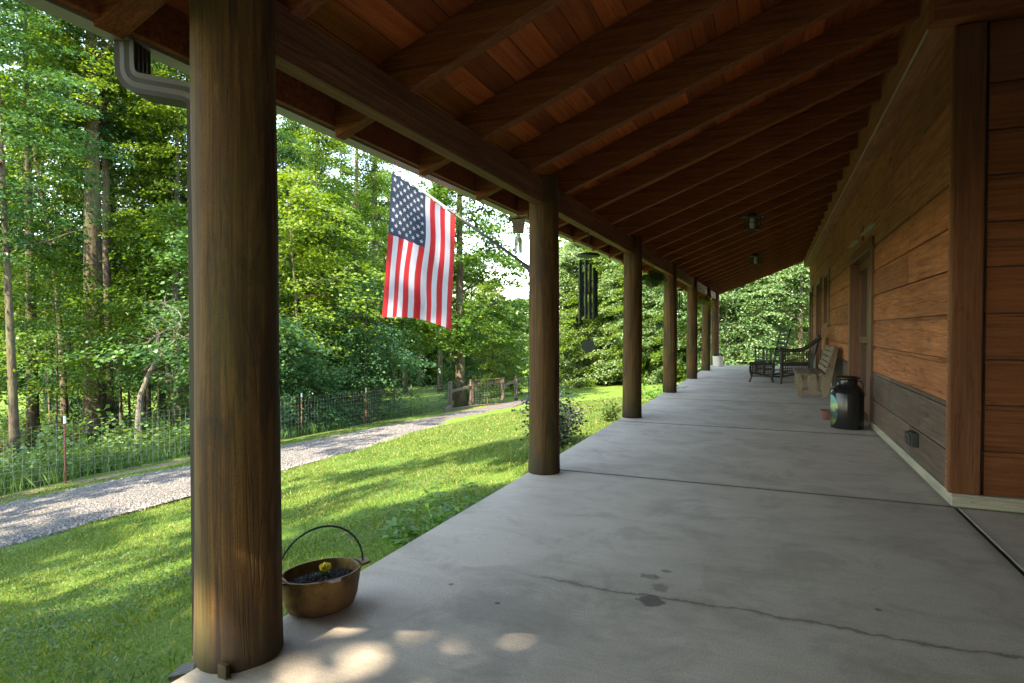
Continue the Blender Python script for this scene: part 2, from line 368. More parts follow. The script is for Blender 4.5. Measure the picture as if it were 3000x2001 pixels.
# gravel road as a sheet
def road():
    mb = MB(); ys = np.linspace(-30, 33, 220); rows = []
    for yv in ys:
        a = np.interp(yv, RY, RN)+.10*math.sin(yv*1.9)+.05*math.sin(yv*5.3+1); b = np.interp(yv, RY, RF)+.09*math.sin(yv*1.3+2)+.05*math.sin(yv*4.1)
        for k in range(13):
            t = k/12; xx = a+(b-a)*t
            zz = float(gz(xx, yv)) + .022*math.sin(math.pi*t)**.5 + .014*(k not in (0, 12)) + .006
            if k in (0, 12): zz -= .03
            rows.append((xx, yv, zz))
    fs = [(j*13+i, (j+1)*13+i, (j+1)*13+i+1, j*13+i+1) for j in range(len(ys)-1) for i in range(12)]
    mb.add(rows, [tuple(reversed(f)) for f in fs])
    T = NT('grey_gravel'); p = T.pos()
    c = T.voro(p, 34, 1); d = T.voro(p, 34, 0); n = T.noise(p, 60, 4); big = T.noise(p, .8, 4)
    bw = T.n('ShaderNodeRGBToBW'); T.L(c, bw.inputs[0])
    col = T.ramp(bw.outputs[0], [(.15, (.12, .12, .125)), (.5, (.26, .255, .25)), (.85, (.44, .43, .42))])
    col = T.mix(T.ramp(n, [(.4, 0.), (.75, .5)]), col, (.2, .18, .15))
    col = T.mix(T.math('MULTIPLY', T.ramp(big, [(.5, 0.), (.72, 1.)]), .35), col, (.22, .19, .13))
    col = T.mix(1., col, (.50, .465, .44), 'MULTIPLY'); T.bsdf(col, .9, T.bump(T.math('ADD', T.math('MULTIPLY', d, -1.3), n), .9, .03), spec=.2)
    o = mb.build('gravel_road', T.m, smooth=True); tag(o, kind='structure')
    rng = np.random.default_rng(9); N = 9000; yv = 3+14*rng.uniform(0, 1, N)**1.4; a = np.interp(yv, RY, RN); b = np.interp(yv, RY, RF); t = rng.uniform(-.04, 1.04, N); edge = rng.uniform(0, 1, N) < .35
    t = np.where(edge, np.where(rng.uniform(0, 1, N) < .5, rng.normal(0, .03, N), rng.normal(1, .03, N)), t); xv = a+(b-a)*t
    c = np.stack([xv, yv, gz(xv, yv)+.03*np.sqrt(np.clip(np.sin(np.pi*np.clip(t, 0, 1)), 0, 1))+.012], 1); sz = rng.uniform(.010, .028, N)[:, None, None]
    base = np.array([[1, 0, -.3], [-.5, .87, -.3], [-.5, -.87, -.3], [0, 0, .75]])*1.0; v = base[None]*sz*rng.uniform(.6, 1.4, (N, 4, 3)); th = rng.uniform(0, 6.28, N); cs, sn = np.cos(th)[:, None], np.sin(th)[:, None]
    v = np.stack([v[..., 0]*cs-v[..., 1]*sn, v[..., 0]*sn+v[..., 1]*cs, v[..., 2]], -1)+c[:, None]
    tri = v[:, [[0, 1, 3], [1, 2, 3], [2, 0, 3]]].reshape(-1, 3, 3)
    tag(obj('gravel', quads_mesh('gravel', tri, plain('loose_grey_stone', (.16, .152, .145), .9, 0, .5, 30), 3)), kind='stuff')
road()

# ---------------------------------------------------------------- porch slab
def slab():
    mb = MB()
    yj = [-3, 0.2, 4.95, 7.93, 10.9, 13.9, 16.9, 19.6, 22.0]
    for a, b in zip(yj[:-1], yj[1:]):
        x1 = 1.145 if a < 4.9 else 1.16
        mb.box(-1.87, x1, a+.007, b-.007, -.42, 0)
    mb.box(1.175, 9, -3, 4.96, -.42, -.002)
    T = NT('broomed_concrete'); p = T.pos(); x, y, z = T.xyz(p)
    big = T.noise(p, .8, 5, .6); mid = T.noise(T.map(p, (.8, 1.3, 1)), 2.4, 7, .72, .3); fine = T.noise(p, 130, 4, .75)
    brush = T.noise(T.map(p, (2.2, 75, 1)), 1.6, 3, .6)
    col = T.ramp(T.math('ADD', T.math('MULTIPLY', big, .5), T.math('MULTIPLY', mid, .5)), [(.34, (.36, .30, .235)), (.48, (.49, .415, .33)), (.66, (.58, .50, .405))])
    col = T.mix(T.ramp(fine, [(.42, 0.), (.62, .42)]), col, (.17, .155, .13))
    col = T.mix(T.math('MULTIPLY', T.ramp(brush, [(.45, 0.), (.7, 1.)]), .10), col, (.18, .17, .155))
    pit = T.ramp(T.voro(p, 55), [(.06, 1.), (.13, 0.)]); pm = T.math('MULTIPLY', pit, T.ramp(T.noise(p, 5, 3), [(.45, 0.), (.6, 1.)]))
    col = T.mix(T.math('MULTIPLY', pm, .5), col, (.12, .11, .09))
    st = T.noise(T.map(p, (1.0, 9, 1)), 1.1, 5, .7, .8); col = T.mix(T.math('MULTIPLY', T.ramp(st, [(.52, 0.), (.6, 1.)]), .10), col, (.19, .165, .125))
    mo = T.noise(p, 2.3, 6, .72, .6); col = T.mix(T.math('MULTIPLY', T.ramp(mo, [(.50, 0.), (.62, 1.)]), .33), col, (.21, .18, .135))
    wn = T.math('MULTIPLY', T.math('SUBTRACT', T.noise(p, 3.2, 5, .65), .5), .20)
    # hairline crack running across the porch
    cy = T.math('ABSOLUTE', T.math('SUBTRACT', T.math('ADD', y, wn), 2.755))
    cx = T.math('MULTIPLY', smooth_mask(T, T.math('ABSOLUTE', T.math('SUBTRACT', x, .1)), .9, 1.4), T.ramp(T.noise(p, 4, 3), [(.3, .35), (.5, 1.)]))
    ck = T.math('MULTIPLY', smooth_mask(T, cy, .003, .016), cx); halo = T.math('MULTIPLY', smooth_mask(T, cy, .0, .05), cx)
    col = T.mix(T.math('MULTIPLY', halo, .22), col, (.13, .12, .105)); col = T.mix(T.math('MULTIPLY', ck, .55), col, (.06, .055, .05))
    def blob(px, py, r, amt, c, soft=.35, sc=9, wob=1.0, sx=1):
        nonlocal col
        dx = T.math('MULTIPLY', T.math('SUBTRACT', x, px), 1/sx); dy = T.math('SUBTRACT', y, py)
        d = T.math('SQRT', T.math('ADD', T.math('MULTIPLY', dx, dx), T.math('MULTIPLY', dy, dy)))
        d = T.math('ADD', d, T.math('MULTIPLY', T.math('SUBTRACT', T.noise(p, sc, 5, .7), .5), r*1.5*wob))
        col = T.mix(T.math('MULTIPLY', smooth_mask(T, d, r*(1-soft), r), amt), col, c)
    blob(-.48, 2.70, .062, .8, (.085, .065, .055), .15, 14)
    blob(-.46, 2.86, .05, .55, (.13, .11, .09), .3, 22, 1.6)
    blob(-.53, 2.97, .035, .55, (.11, .09, .075), .2, 26, 1.5, 1.6)
    blob(-.47, 3.07, .02, .6, (.10, .08, .07), .2, 26, .8, 1.5)
    blob(-1.02, 2.34, .34, .38, (.13, .12, .105), .9, 4, 1.3, 1.3)
    blob(-.9, 1.95, .18, .3, (.12, .11, .10), .8, 6, 1.4)
    blob(-1.25, 1.7, .2, .25, (.14, .13, .115), .8, 6, 1.3)
    blob(.50, 2.37, .03, .75, (.10, .08, .07), .2, 30, 1.5, 1.3)
    blob(-.62, 4.55, .16, .0, (.1, .09, .08), .3, 30, 2)
    # small scattered droppings and leaf marks
    v = T.voro(p, 3.1); vs = T.math('MULTIPLY', T.ramp(v, [(.035, 1.), (.05, 0.)]), T.ramp(T.noise(p, .9, 2), [(.48, 0.), (.55, 1.)]))
    col = T.mix(T.math('MULTIPLY', vs, .75), col, (.075, .06, .05))
    v = T.voro(p, 9); vs = T.math('MULTIPLY', T.ramp(v, [(.05, 1.), (.08, 0.)]), T.ramp(T.noise(p, .7, 2), [(.56, 0.), (.62, 1.)]))
    col = T.mix(T.math('MULTIPLY', vs, .6), col, (.10, .085, .07))
    jd = None
    for jy in (4.95, 7.93, 10.9, 13.9, 16.9, 19.6):
        q = T.math('ABSOLUTE', T.math('SUBTRACT', y, jy)); jd = q if jd is None else T.math('MINIMUM', jd, q)
    jn = T.math('ADD', jd, T.math('MULTIPLY', T.math('SUBTRACT', T.noise(p, 6, 4, .7), .5), .05))
    col = T.mix(T.math('MULTIPLY', smooth_mask(T, jn, .0, .07), .35), col, (.13, .115, .09)); col = T.mix(T.math('MULTIPLY', smooth_mask(T, jd, .012, .02), .8), col, (.05, .045, .038))
    # darker band along the wall line
    wd = smooth_mask(T, T.math('ABSOLUTE', T.math('SUBTRACT', x, 1.15)), .0, .10)
    col = T.mix(T.math('MULTIPLY', wd, .4), col, (.09, .08, .07))
    T.bsdf(col, .78, T.bump(T.math('ADD', T.math('ADD', fine, T.math('MULTIPLY', brush, .8)), T.math('MULTIPLY', ck, -3)), .25, .004), spec=.35)
    tag(mb.build('porch_slab', T.m, bevel=.004), kind='structure')
    g = MB(); g.box(1.145, 1.175, -3, 4.96, -.41, -.012)
    for b in yj[1:-1]: g.box(-1.86, 1.14, b-.0069, b+.0069, -.40, -.012)
    tag(g.build('slab_joint_filler', plain('dark_joint_filler', (.035, .03, .026), .9)), kind='structure')
slab()

# ---------------------------------------------------------------- house
HX = 1.15
house = thing('log_house', 'brown stained plank house with a long open porch roof on round log posts', 'house', (0, 0, 0))
ROWZ = [.085, .385, .695, 1.0, 1.31, 1.62, 1.92, 2.23, 2.53, 2.84, 3.246]
OPEN = [(8.55, 10.90, 0, 2.34), (14.62, 16.05, 1.30, 2.50), (16.95, 18.50, 0, 2.48), (20.2, 21.6, 0, 2.48)]
def plank_wall():
    mb = MB(); Y0, Y1 = 5.035, 22.2
    rs = random.Random(3)
    for i in range(len(ROWZ)-1):
        z0 = ROWZ[i]; z1 = ROWZ[i+1]; mb.mi = 1 if i < 2 else 0
        joints = [Y0]
        yy = Y0+rs.uniform(1.0, 2.6)
        while yy < Y1-.5: joints.append(yy); yy += rs.uniform(1.3, 3.4)
        joints.append(Y1)
        cuts = sorted(set([z0, z1]+[c for o in OPEN for c in (o[2], o[3]) if z0+.03 < c < z1-.03]))
        for a, b in zip(cuts[:-1], cuts[1:]):
            segs = [(p+.002, q-.002) for p, q in zip(joints[:-1], joints[1:])]
            for o in OPEN:
                if o[2] < b-.01 and o[3] > a+.01:
                    ns = []
                    for p, q in segs:
                        if q <= o[0] or p >= o[1]: ns.append((p, q)); continue
                        if p < o[0]: ns.append((p, o[0]))
                        if q > o[1]: ns.append((o[1], q))
                    segs = ns
            for p, q in segs:
                top = b-.040 if b == z1 else b
                jx = rs.uniform(-.002, .002)
                # channel lap: face, then a recessed lip
                mb.box(HX+jx, HX+.03, p, q, a, top)
                if b == z1: mb.box(HX+.012+jx, HX+.03, p, q, top, b-.007)
    return mb.build('wall', [M['wall'], M['walllow']], house, bevel=.003)
plank_wall()
def backing():
    mb = MB(); ys = [5.03]
    for o in OPEN: ys += [o[0], o[1]]
    ys.append(22.2)
    for k in range(0, len(ys), 2): mb.box(HX+.031, HX+.2, ys[k], ys[k+1], 0, 3.6)
    for o in OPEN:
        mb.box(HX+.031, HX+.2, o[0], o[1], o[3], 3.6)
        if o[2] > .1: mb.box(HX+.031, HX+.2, o[0], o[1], 0, o[2])
    mb.box(HX+.03, 9, 22.0, 22.2, -.5, 3.6)
    return mb.build('wall_core', M['frame'], house)
backing()
mb = MB(); mb.box(.98, 1.34, 5.0, 22.2, 3.25, 3.72); mb.build('ledger', M['wall'], house, bevel=.006)
mb = MB(); mb.box(.970, .98, 5.0, 22.2, 3.249, 3.264); mb.build('ledger_lit_edge', M['sill'], house)  # pale strip stands in for light catching the ledger's lower edge
for a, b in ((5.03, 8.55), (10.9, 16.95), (18.5, 20.2), (21.6, 22.2)):
    mb = MB(); mb.box(HX-.012, HX+.03, a, b, .002, .083); mb.build('sill_board', M['sill'], house, bevel=.004)
mb = MB(); mb.box(HX-.012, 9, 4.955, 5.03, .002, .088); mb.build('sill_board', M['sillx'], house, bevel=.004)
# pale upright trim where the near wall bay ends
mb = MB(); mb.box(HX-.016, HX+.028, 5.035, 5.115, .088, 3.245); mb.build('corner_trim', M['wall'], house, bevel=.003)
mb = MB(); mb.box(1.125, 1.30, 4.97, 5.034, .089, 3.24); mb.build('corner_board', M['trimz'], house, bevel=.004)
# gable side wall facing the camera
def side_wall():
    mb = MB(); rs = random.Random(5); zz = ROWZ+[3.45, 3.75, 4.05, 4.35, 4.65]
    for i in range(len(zz)-1):
        a, b = zz[i], zz[i+1]; xx = 1.325
        while xx < 9:
            e = min(9, xx+rs.uniform(1.6, 3.6)); j = rs.uniform(-.002, .002)
            mb.box(xx+.001, e-.001, 5.0+j, 5.03, a+.004, b-.034); mb.box(xx+.001, e-.001, 5.010+j, 5.03, b-.034, b-.006)
            xx = e
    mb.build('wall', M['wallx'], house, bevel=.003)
    c = MB(); c.box(1.30, 9, 5.0301, 5.2, 0, 4.7); c.build('wall_core', M['frame'], house)
side_wall()
# unseen walls added beside and behind the viewpoint to cut the light there
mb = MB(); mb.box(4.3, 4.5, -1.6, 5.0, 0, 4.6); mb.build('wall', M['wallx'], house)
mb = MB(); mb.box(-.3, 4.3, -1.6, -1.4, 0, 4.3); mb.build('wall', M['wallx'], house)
mb = MB(); mb.box(.98, 9, 4.86, 5.0, 3.25, 3.52); mb.build('header_beam', M['rafter'], house, bevel=.005)
# near wide entry with heavy jambs
def door_unit(o, name, n=1, casing=.13, deep=.10):
    y0, y1, z0, z1 = o
    d = obj(name, None, house) if False else None
    c = MB()
    c.box(HX-.03, HX+.19, y0, y0+casing, 0.002, z1); c.box(HX-.03, HX+.19, y1-casing, y1, 0.002, z1)
    c.box(HX-.034, HX+.19, y0+casing, y1-casing, z1-casing, z1)
    c.box(HX+.02, HX+.19, y0+casing, y0+casing+.03, .002, z1-casing); c.box(HX+.02, HX+.19, y1-casing-.03, y1-casing, .002, z1-casing)
    c.box(HX-.02, HX+.19, y0+casing, y1-casing, .002, .03)
    fr = c.build(name, M['darktrim'], house, bevel=.006)
    a = y0+casing+.03; b = y1-casing-.03; wd = (b-a)/n
    for k in range(n):
        q = MB(); p0 = a+k*wd+.004; p1 = a+(k+1)*wd-.004; s = .11; X0 = HX+.09; X1 = HX+.135; zt = z1-casing-.005
        q.box(X0, X1, p0, p0+s, .032, zt); q.box(X0, X1, p1-s, p1, .032, zt)
        q.box(X0, X1, p0+s, p1-s, .032, .032+.22); q.box(X0, X1, p0+s, p1-s, zt-s, zt); q.box(X0, X1, p0+s, p1-s, 1.0, 1.1)
        q.build('door_leaf', M['darktrim'], fr, bevel=.003)
        g = MB(); g.box(X0+.018, X0+.026, p0+s, p1-s, .25, 1.0); g.box(X0+.018, X0+.026, p0+s, p1-s, 1.1, zt-s); g.build('pane', M['glassdark'], fr)
        h = MB(); h.tube([(X0-.05, p0+s*.5, 1.0), (X0, p0+s*.5, 1.0)], .012); h.tube([(X0-.05, p0+s*.5, 1.0), (X0-.05, p0+s*.5+.1, 1.0)], .010); h.build('handle', M['iron'], fr, smooth=True)
    return fr
door_unit(OPEN[0], 'door', 2, .14)
door_unit(OPEN[2], 'door', 1, .10)
door_unit(OPEN[3], 'door', 1, .10)
def window_unit(o):
    y0, y1, z0, z1 = o; c = MB(); s = .09
    c.box(HX-.022, HX+.19, y0, y0+s, z0, z1); c.box(HX-.022, HX+.19, y1-s, y1, z0, z1)
    c.box(HX-.024, HX+.19, y0+s, y1-s, z1-s, z1); c.box(HX-.05, HX+.19, y0-.03, y1+.03, z0-.04, z0); c.box(HX-.02, HX+.19, y0+s, y1-s, z0, z0+s*.6)
    fr = c.build('window', M['darktrim'], house, bevel=.004)
    q = MB(); zm = (z0+z1)/2; t = .035
    for a, b in ((z0+s*.6, zm), (zm, z1-s)):
        q.box(HX+.05, HX+.08, y0+s, y1-s, a, a+t); q.box(HX+.05, HX+.08, y0+s, y1-s, b-t, b)
        q.box(HX+.05, HX+.08, y0+s, y0+s+t, a+t, b-t); q.box(HX+.05, HX+.08, y1-s-t, y1-s, a+t, b-t)
    q.build('sash', M['bench'], fr)
    g = MB(); g.box(HX+.06, HX+.068, y0+s+t, y1-s-t, z0+s, z1-s-t); g.build('pane', M['glassdark'], fr)
window_unit(OPEN[1])
# head flashing, blank mounting plate, socket box
for a, b in ((8.45, 9.42), (9.80, 10.76)):
    mb = MB(); mb.box(HX-.055, HX+.0, a, b, 2.462, 2.48); mb.build('door_head_flashing', M['sill'], house)
mb = MB(); mb.box(HX-.035, HX-.001, 9.48, 9.76, 2.40, 2.60); mb.build('mounting_block', M['wall'], house, bevel=.01)
mb = MB(); mb.box(HX-.055, HX-.001, 6.02, 6.20, .21, .33); mb.box(HX-.075, HX-.055, 6.03, 6.19, .22, .32); mb.build('outlet_box', M['iron'], house, bevel=.006)

# roof: sheathing boards, rafters
KR = 1.065          # roof timbers are laid out at 1:1.065 and set at their real size through the roof's own scale
def kscale(o): o.scale = (KR, KR, KR); o.location = (0, 0, CAMH*(1-KR)); return o
SL = .39; RC = 2.35+SL*1.62
def rz(x, off=0): return RC+SL*x+off
def roof():
    mb = MB(); rs = random.Random(11); off = .215; pw = .142; x = -2.05; cs = math.sqrt(1+SL*SL)
    while x < 4.6:
        x2 = x+pw/cs; yy = -.12
        yend = 21.45
        while yy < yend:
            e = min(yend, yy+rs.uniform(2.4, 4.8)); zt = .022; j = rs.uniform(0, .002)
            if x > 1.0 and yy > 5.3: break
            if x > 1.0: e = min(e, 5.35)
            g = .0025
            mb.add([(x+g, yy+.001, rz(x+g, off+j)), (x2-g, yy+.001, rz(x2-g, off+j)), (x2-g, e-.001, rz(x2-g, off+j)), (x+g, e-.001, rz(x+g, off+j)),
                    (x+g, yy+.001, rz(x+g, off+zt)), (x2-g, yy+.001, rz(x2-g, off+zt)), (x2-g, e-.001, rz(x2-g, off+zt)), (x+g, e-.001, rz(x+g, off+zt))],
                   [(0,3,2,1),(4,5,6,7),(0,1,5,4),(1,2,6,5),(2,3,7,6),(3,0,4,7)])
            yy = e
        x = x2
    r = mb.build('roof', M['sheath'], house)
    t = MB()
    for a, b, y0, y1 in ((-2.10, 4.7, -.14, 5.5), (-2.10, 1.35, 5.5, 21.47), (1.35, 9, 5.5, 22.3)):
        t.add([(a, y0, rz(a, off+.03)), (b, y0, rz(b, off+.03)), (b, y1, rz(b, off+.03)), (a, y1, rz(a, off+.03)),
               (a, y0, rz(a, off+.06)), (b, y0, rz(b, off+.06)), (b, y1, rz(b, off+.06)), (a, y1, rz(a, off+.06))],
              [(0,3,2,1),(4,5,6,7),(0,1,5,4),(1,2,6,5),(2,3,7,6),(3,0,4,7)])
    t.build('roof_covering', M['roofmetal'], r)
    ys = [-.02, .93, 1.81, 2.60, 3.405, 4.205, 5.005, 5.81, 6.63, 7.44, 8.26, 9.08, 9.90, 10.72, 11.54, 12.36, 13.18, 14.0, 14.82, 15.64, 16.46, 17.28, 18.1, 18.92, 19.74, 20.56, 21.38]
    def rafter_mesh(x1, name):
        q = MB(); xa = -2.05; w2 = .072
        q.add([(xa, -w2, rz(xa)), (x1, -w2, rz(x1)), (x1, 0, rz(x1)), (xa, 0, rz(xa)), (xa, -w2, rz(xa, .213)), (x1, -w2, rz(x1, .213)), (x1, 0, rz(x1, .213)), (xa, 0, rz(xa, .213))],
              [(0,3,2,1),(4,5,6,7),(0,1,5,4),(1,2,6,5),(2,3,7,6),(3,0,4,7)]); return q
    A = rafter_mesh(.93, 'r').build('rafter', M['rafter'], r, bevel=.004)
    B = rafter_mesh(4.6, 'r').build('rafter', M['rafter'], r, bevel=.004)
    fa = fb = True
    for y in ys:
        src = B if y < 4.8 else A
        first = fb if src is B else fa
        if first:
            o = src
            if src is B: fb = False
            else: fa = False
        else:
            o = src.copy(); COL.objects.link(o); o.parent = r
        o.location = (random.uniform(-.004, .004), y, random.uniform(-.003, .003))
    q = MB(); q.box(-2.2, -2.03, 1.33, 1.52, 2.20, 2.42); 
    q = MB(); xa = -2.09; x1 = -1.79
    q.add([(xa, 1.345, rz(xa, .045)), (x1, 1.345, rz(x1, .045)), (x1, 1.45, rz(x1, .045)), (xa, 1.45, rz(xa, .045)), (xa, 1.345, rz(xa, .213)), (x1, 1.345, rz(x1, .213)), (x1, 1.45, rz(x1, .213)), (xa, 1.45, rz(xa, .213))],
          [(0,3,2,1),(4,5,6,7),(0,1,5,4),(1,2,6,5),(2,3,7,6),(3,0,4,7)])
    q.build('bracket', M['rafter'], r, bevel=.004)
    # fascia and gutter
    f = MB(); f.box(-2.085, -2.051, -.12, 21.45, 2.235, 2.40); f.build('fascia', M['rafter'], r, bevel=.003)
    g = MB(); P = [(-2.087, 2.36), (-2.087, 2.225), (-2.165, 2.225), (-2.185, 2.26), (-2.215, 2.30), (-2.215, 2.345), (-2.205, 2.345), (-2.205, 2.303), (-2.177, 2.262), (-2.16, 2.232), (-2.093, 2.232), (-2.093, 2.36)]
    for y0, y1 in ((-.14, 3.0), (3.003, 9.1), (9.103, 15.2), (15.203, 21.5)):
        n = len(P); g.add([(a, y0, b) for a, b in P]+[(a, y1, b) for a, b in P], [(i, (i+1) % n, n+(i+1) % n, n+i) for i in range(n)]+[tuple(range(n))[::-1], tuple(range(n, 2*n))])
    g.build('gutter', M['gutter'], r)
    kscale(r); return r
roof()
mb = MB(); 
for a, b in ((1.56, 4.83), (4.833, 11.95), (11.953, 18.8), (18.803, 21.4)): mb.box(-1.70, -1.615, a, b, 2.17, 2.365)
kscale(mb.build('porch_beam', M['beam'], house, bevel=.006))
PY = [(-1.81, 1.67), (-1.755, 4.82), (-1.745, 8.33), (-1.78, 11.95), (-1.78, 15.5), (-1.755, 18.8), (-1.745, 21.8)]
def post_mesh(r0, r1, seed):
    q = MB(); n = 40; rs = np.random.default_rng(seed); fac = rs.normal(0, .012, n); fac = (fac+np.roll(fac, 1)+np.roll(fac, 2))/1.7
    zs = np.concatenate([[0, .012], np.linspace(.06, 2.46, 20)]); vs = []
    for i, z in enumerate(zs):
        t = z/2.44; r = r0+(r1-r0)*t + (.004*math.exp(-z*9)) - (.006 if i == 0 else 0)
        for k in range(n):
            a = 2*math.pi*k/n; rr = r*(1+fac[k]+.013*math.sin(3*a+z*.8+seed)+.011*math.sin(2*a-z*3.1+seed*2)+.004*math.sin(5*a+z*7)); vs.append((rr*math.cos(a)+.006*math.sin(z*1.4+seed), rr*math.sin(a), z))
    fs = [(i*n+k, i*n+(k+1) % n, (i+1)*n+(k+1) % n, (i+1)*n+k) for i in range(len(zs)-1) for k in range(n)]
    fs += [tuple(range(n))[::-1], tuple(range((len(zs)-1)*n, len(zs)*n))]
    q.add(vs, fs); return q
for i, (x, y) in enumerate(PY):
    # trunks stand 1 mm off the slab; the base of the first is a little broader
    o = post_mesh(.148 if i == 0 else .130, .140 if i == 0 else .122, i).build('porch_post', M['post'], house, (x, y, .001), smooth=True)
    o.rotation_euler[2] = i*1.3
# small nailed blocks at post feet
mb = MB(); mb.box(-1.745, -1.705, 1.515, 1.535, .002, .05); o = mb.build('foot_block', M['post'], house, bevel=.003)
o.rotation_euler[2] = 0

# downspout: its own lengths of ribbed tube, fixed to gutter
def spout():
    T = NT('ribbed_brown_metal'); v = T.coord('Object')
    def ribbed(mbx, pts, w, d, side):
        # rectangular section with shallow ribs swept along pts
        sec = []
        for k in range(9):
            t = k/8; sec.append((-w/2+w*t, -d/2+(.003 if k % 2 else 0)))
        for k in range(5):
            t = k/4; sec.append((w/2-(.003 if k % 2 else 0), -d/2+d*t))
        for k in range(9):
            t = k/8; sec.append((w/2-w*t, d/2-(.003 if k % 2 else 0)))
        for k in range(5):
            t = k/4; sec.append((-w/2+(.003 if k % 2 else 0), d/2-d*t))
        n = len(sec); vs = []; side = Vector(side).normalized(); P = [Vector(p) for p in pts]
        for i, p in enumerate(P):
            dr = (P[min(i+1, len(P)-1)]-P[max(i-1, 0)]).normalized(); s = (side-dr*side.dot(dr)).normalized(); u = dr.cross(s)
            for a, b in sec: vs.append(p+s*a+u*b)
        mbx.add(vs, [(i*n+k, i*n+(k+1) % n, (i+1)*n+(k+1) % n, (i+1)*n+k) for i in range(len(P)-1) for k in range(n)]+[tuple(range(n))[::-1], tuple(range((len(P)-1)*n, len(P)*n))])
    mb = MB()
    A = Vector((-2.27, 1.61, 2.30)); B = Vector((-2.27, 1.61, 2.14)); C = Vector((-2.015, 1.712, 2.09)); D = Vector((-2.015, 1.712, -.05))
    def fillet(a, b, c, r, k=7):
        p = b+(a-b).normalized()*r; q = b+(c-b).normalized()*r; return [p*(1-t)**2+b*2*t*(1-t)+q*t*t for t in [i/k for i in range(k+1)]]
    f1 = fillet(A, B, C, .06); f2 = fillet(B, C, D, .06)
    h = (C-B); h.z = 0; side = h.cross(Vector((0, 0, 1)))
    ribbed(mb, [A]+f1+f2+[Vector((C.x, C.y, z)) for z in (1.2, .6, .0, -.05)], .105, .075, side)
    e = fillet(Vector((D.x, D.y, -.05)), Vector((D.x, D.y, -.14)), Vector((D.x-.12, D.y-.05, -.17)), .06); ribbed(mb, e+[Vector((D.x-.12, D.y-.05, -.17))], .09, .07, side)
    o = mb.build('downspout', M['spout'], house)
    for z in (1.62, .25):
        s = MB(); s.box(D.x-.046, D.x+.046, D.y-.043, D.y+.043, z, z+.025); s.build('strap', M['spout'], o)
spout()

# ---------------------------------------------------------------- lanterns
def lantern(x, y, label):
    zt = CAMH+(float(rz(x/KR))-CAMH)*KR; t = thing('porch_lantern', label, 'lantern', (x, y, zt-.225), rad(20), 'lanterns hung under the rafters'); t.scale = (1.22, 1.22, 1.15); t.location.z -= .03
    mb = MB()
    for k in range(4):
        a = rad(45+90*k); c, s = math.cos(a)*.105, math.sin(a)*.105; mb.beam((c, s, 0), (c, s, .165), .012, .012)
    for z in (0, .165): 
        P = [(math.cos(rad(45+90*k))*.105, math.sin(rad(45+90*k))*.105, z) for k in range(4)]
        for i in range(4): mb.beam(P[i], P[(i+1) % 4], .014, .014)
    for k in range(4):
        a = rad(90*k); c, s = math.cos(a)*.075, math.sin(a)*.075; mb.beam((c, s, 0), (c, s, .165), .006, .006)
        P = Vector((-s, c, 0)).normalized()*.07; mb.beam(Vector((c, s, .085))-P, Vector((c, s, .085))+P, .006, .006)
    mb.build('frame', M['iron'], t)
    cp = MB(); cp.lathe([(.15, .168), (.11, .185), (.055, .20), (.05, .222), (.02, .225)], 4); 
    for k in range(4):
        a = rad(45+90*k); cp.tube([(math.cos(a)*.10, math.sin(a)*.10, .175), (math.cos(a)*.17, math.sin(a)*.17, .19)], .006, 6)
    cp.build('cap', M['iron'], t)
    g = MB(); g.lathe([(.03, .02), (.034, .08), (.03, .15)], 12, cap=True); g.build('lamp_shade', M['crock'], t, smooth=True)
    return t
lantern(-.275, 10.1, 'square black metal lantern under the porch rafters, the larger and nearer of two')
lantern(-.335, 15.25, 'square black metal lantern deeper along the porch ceiling, the smaller farther one')

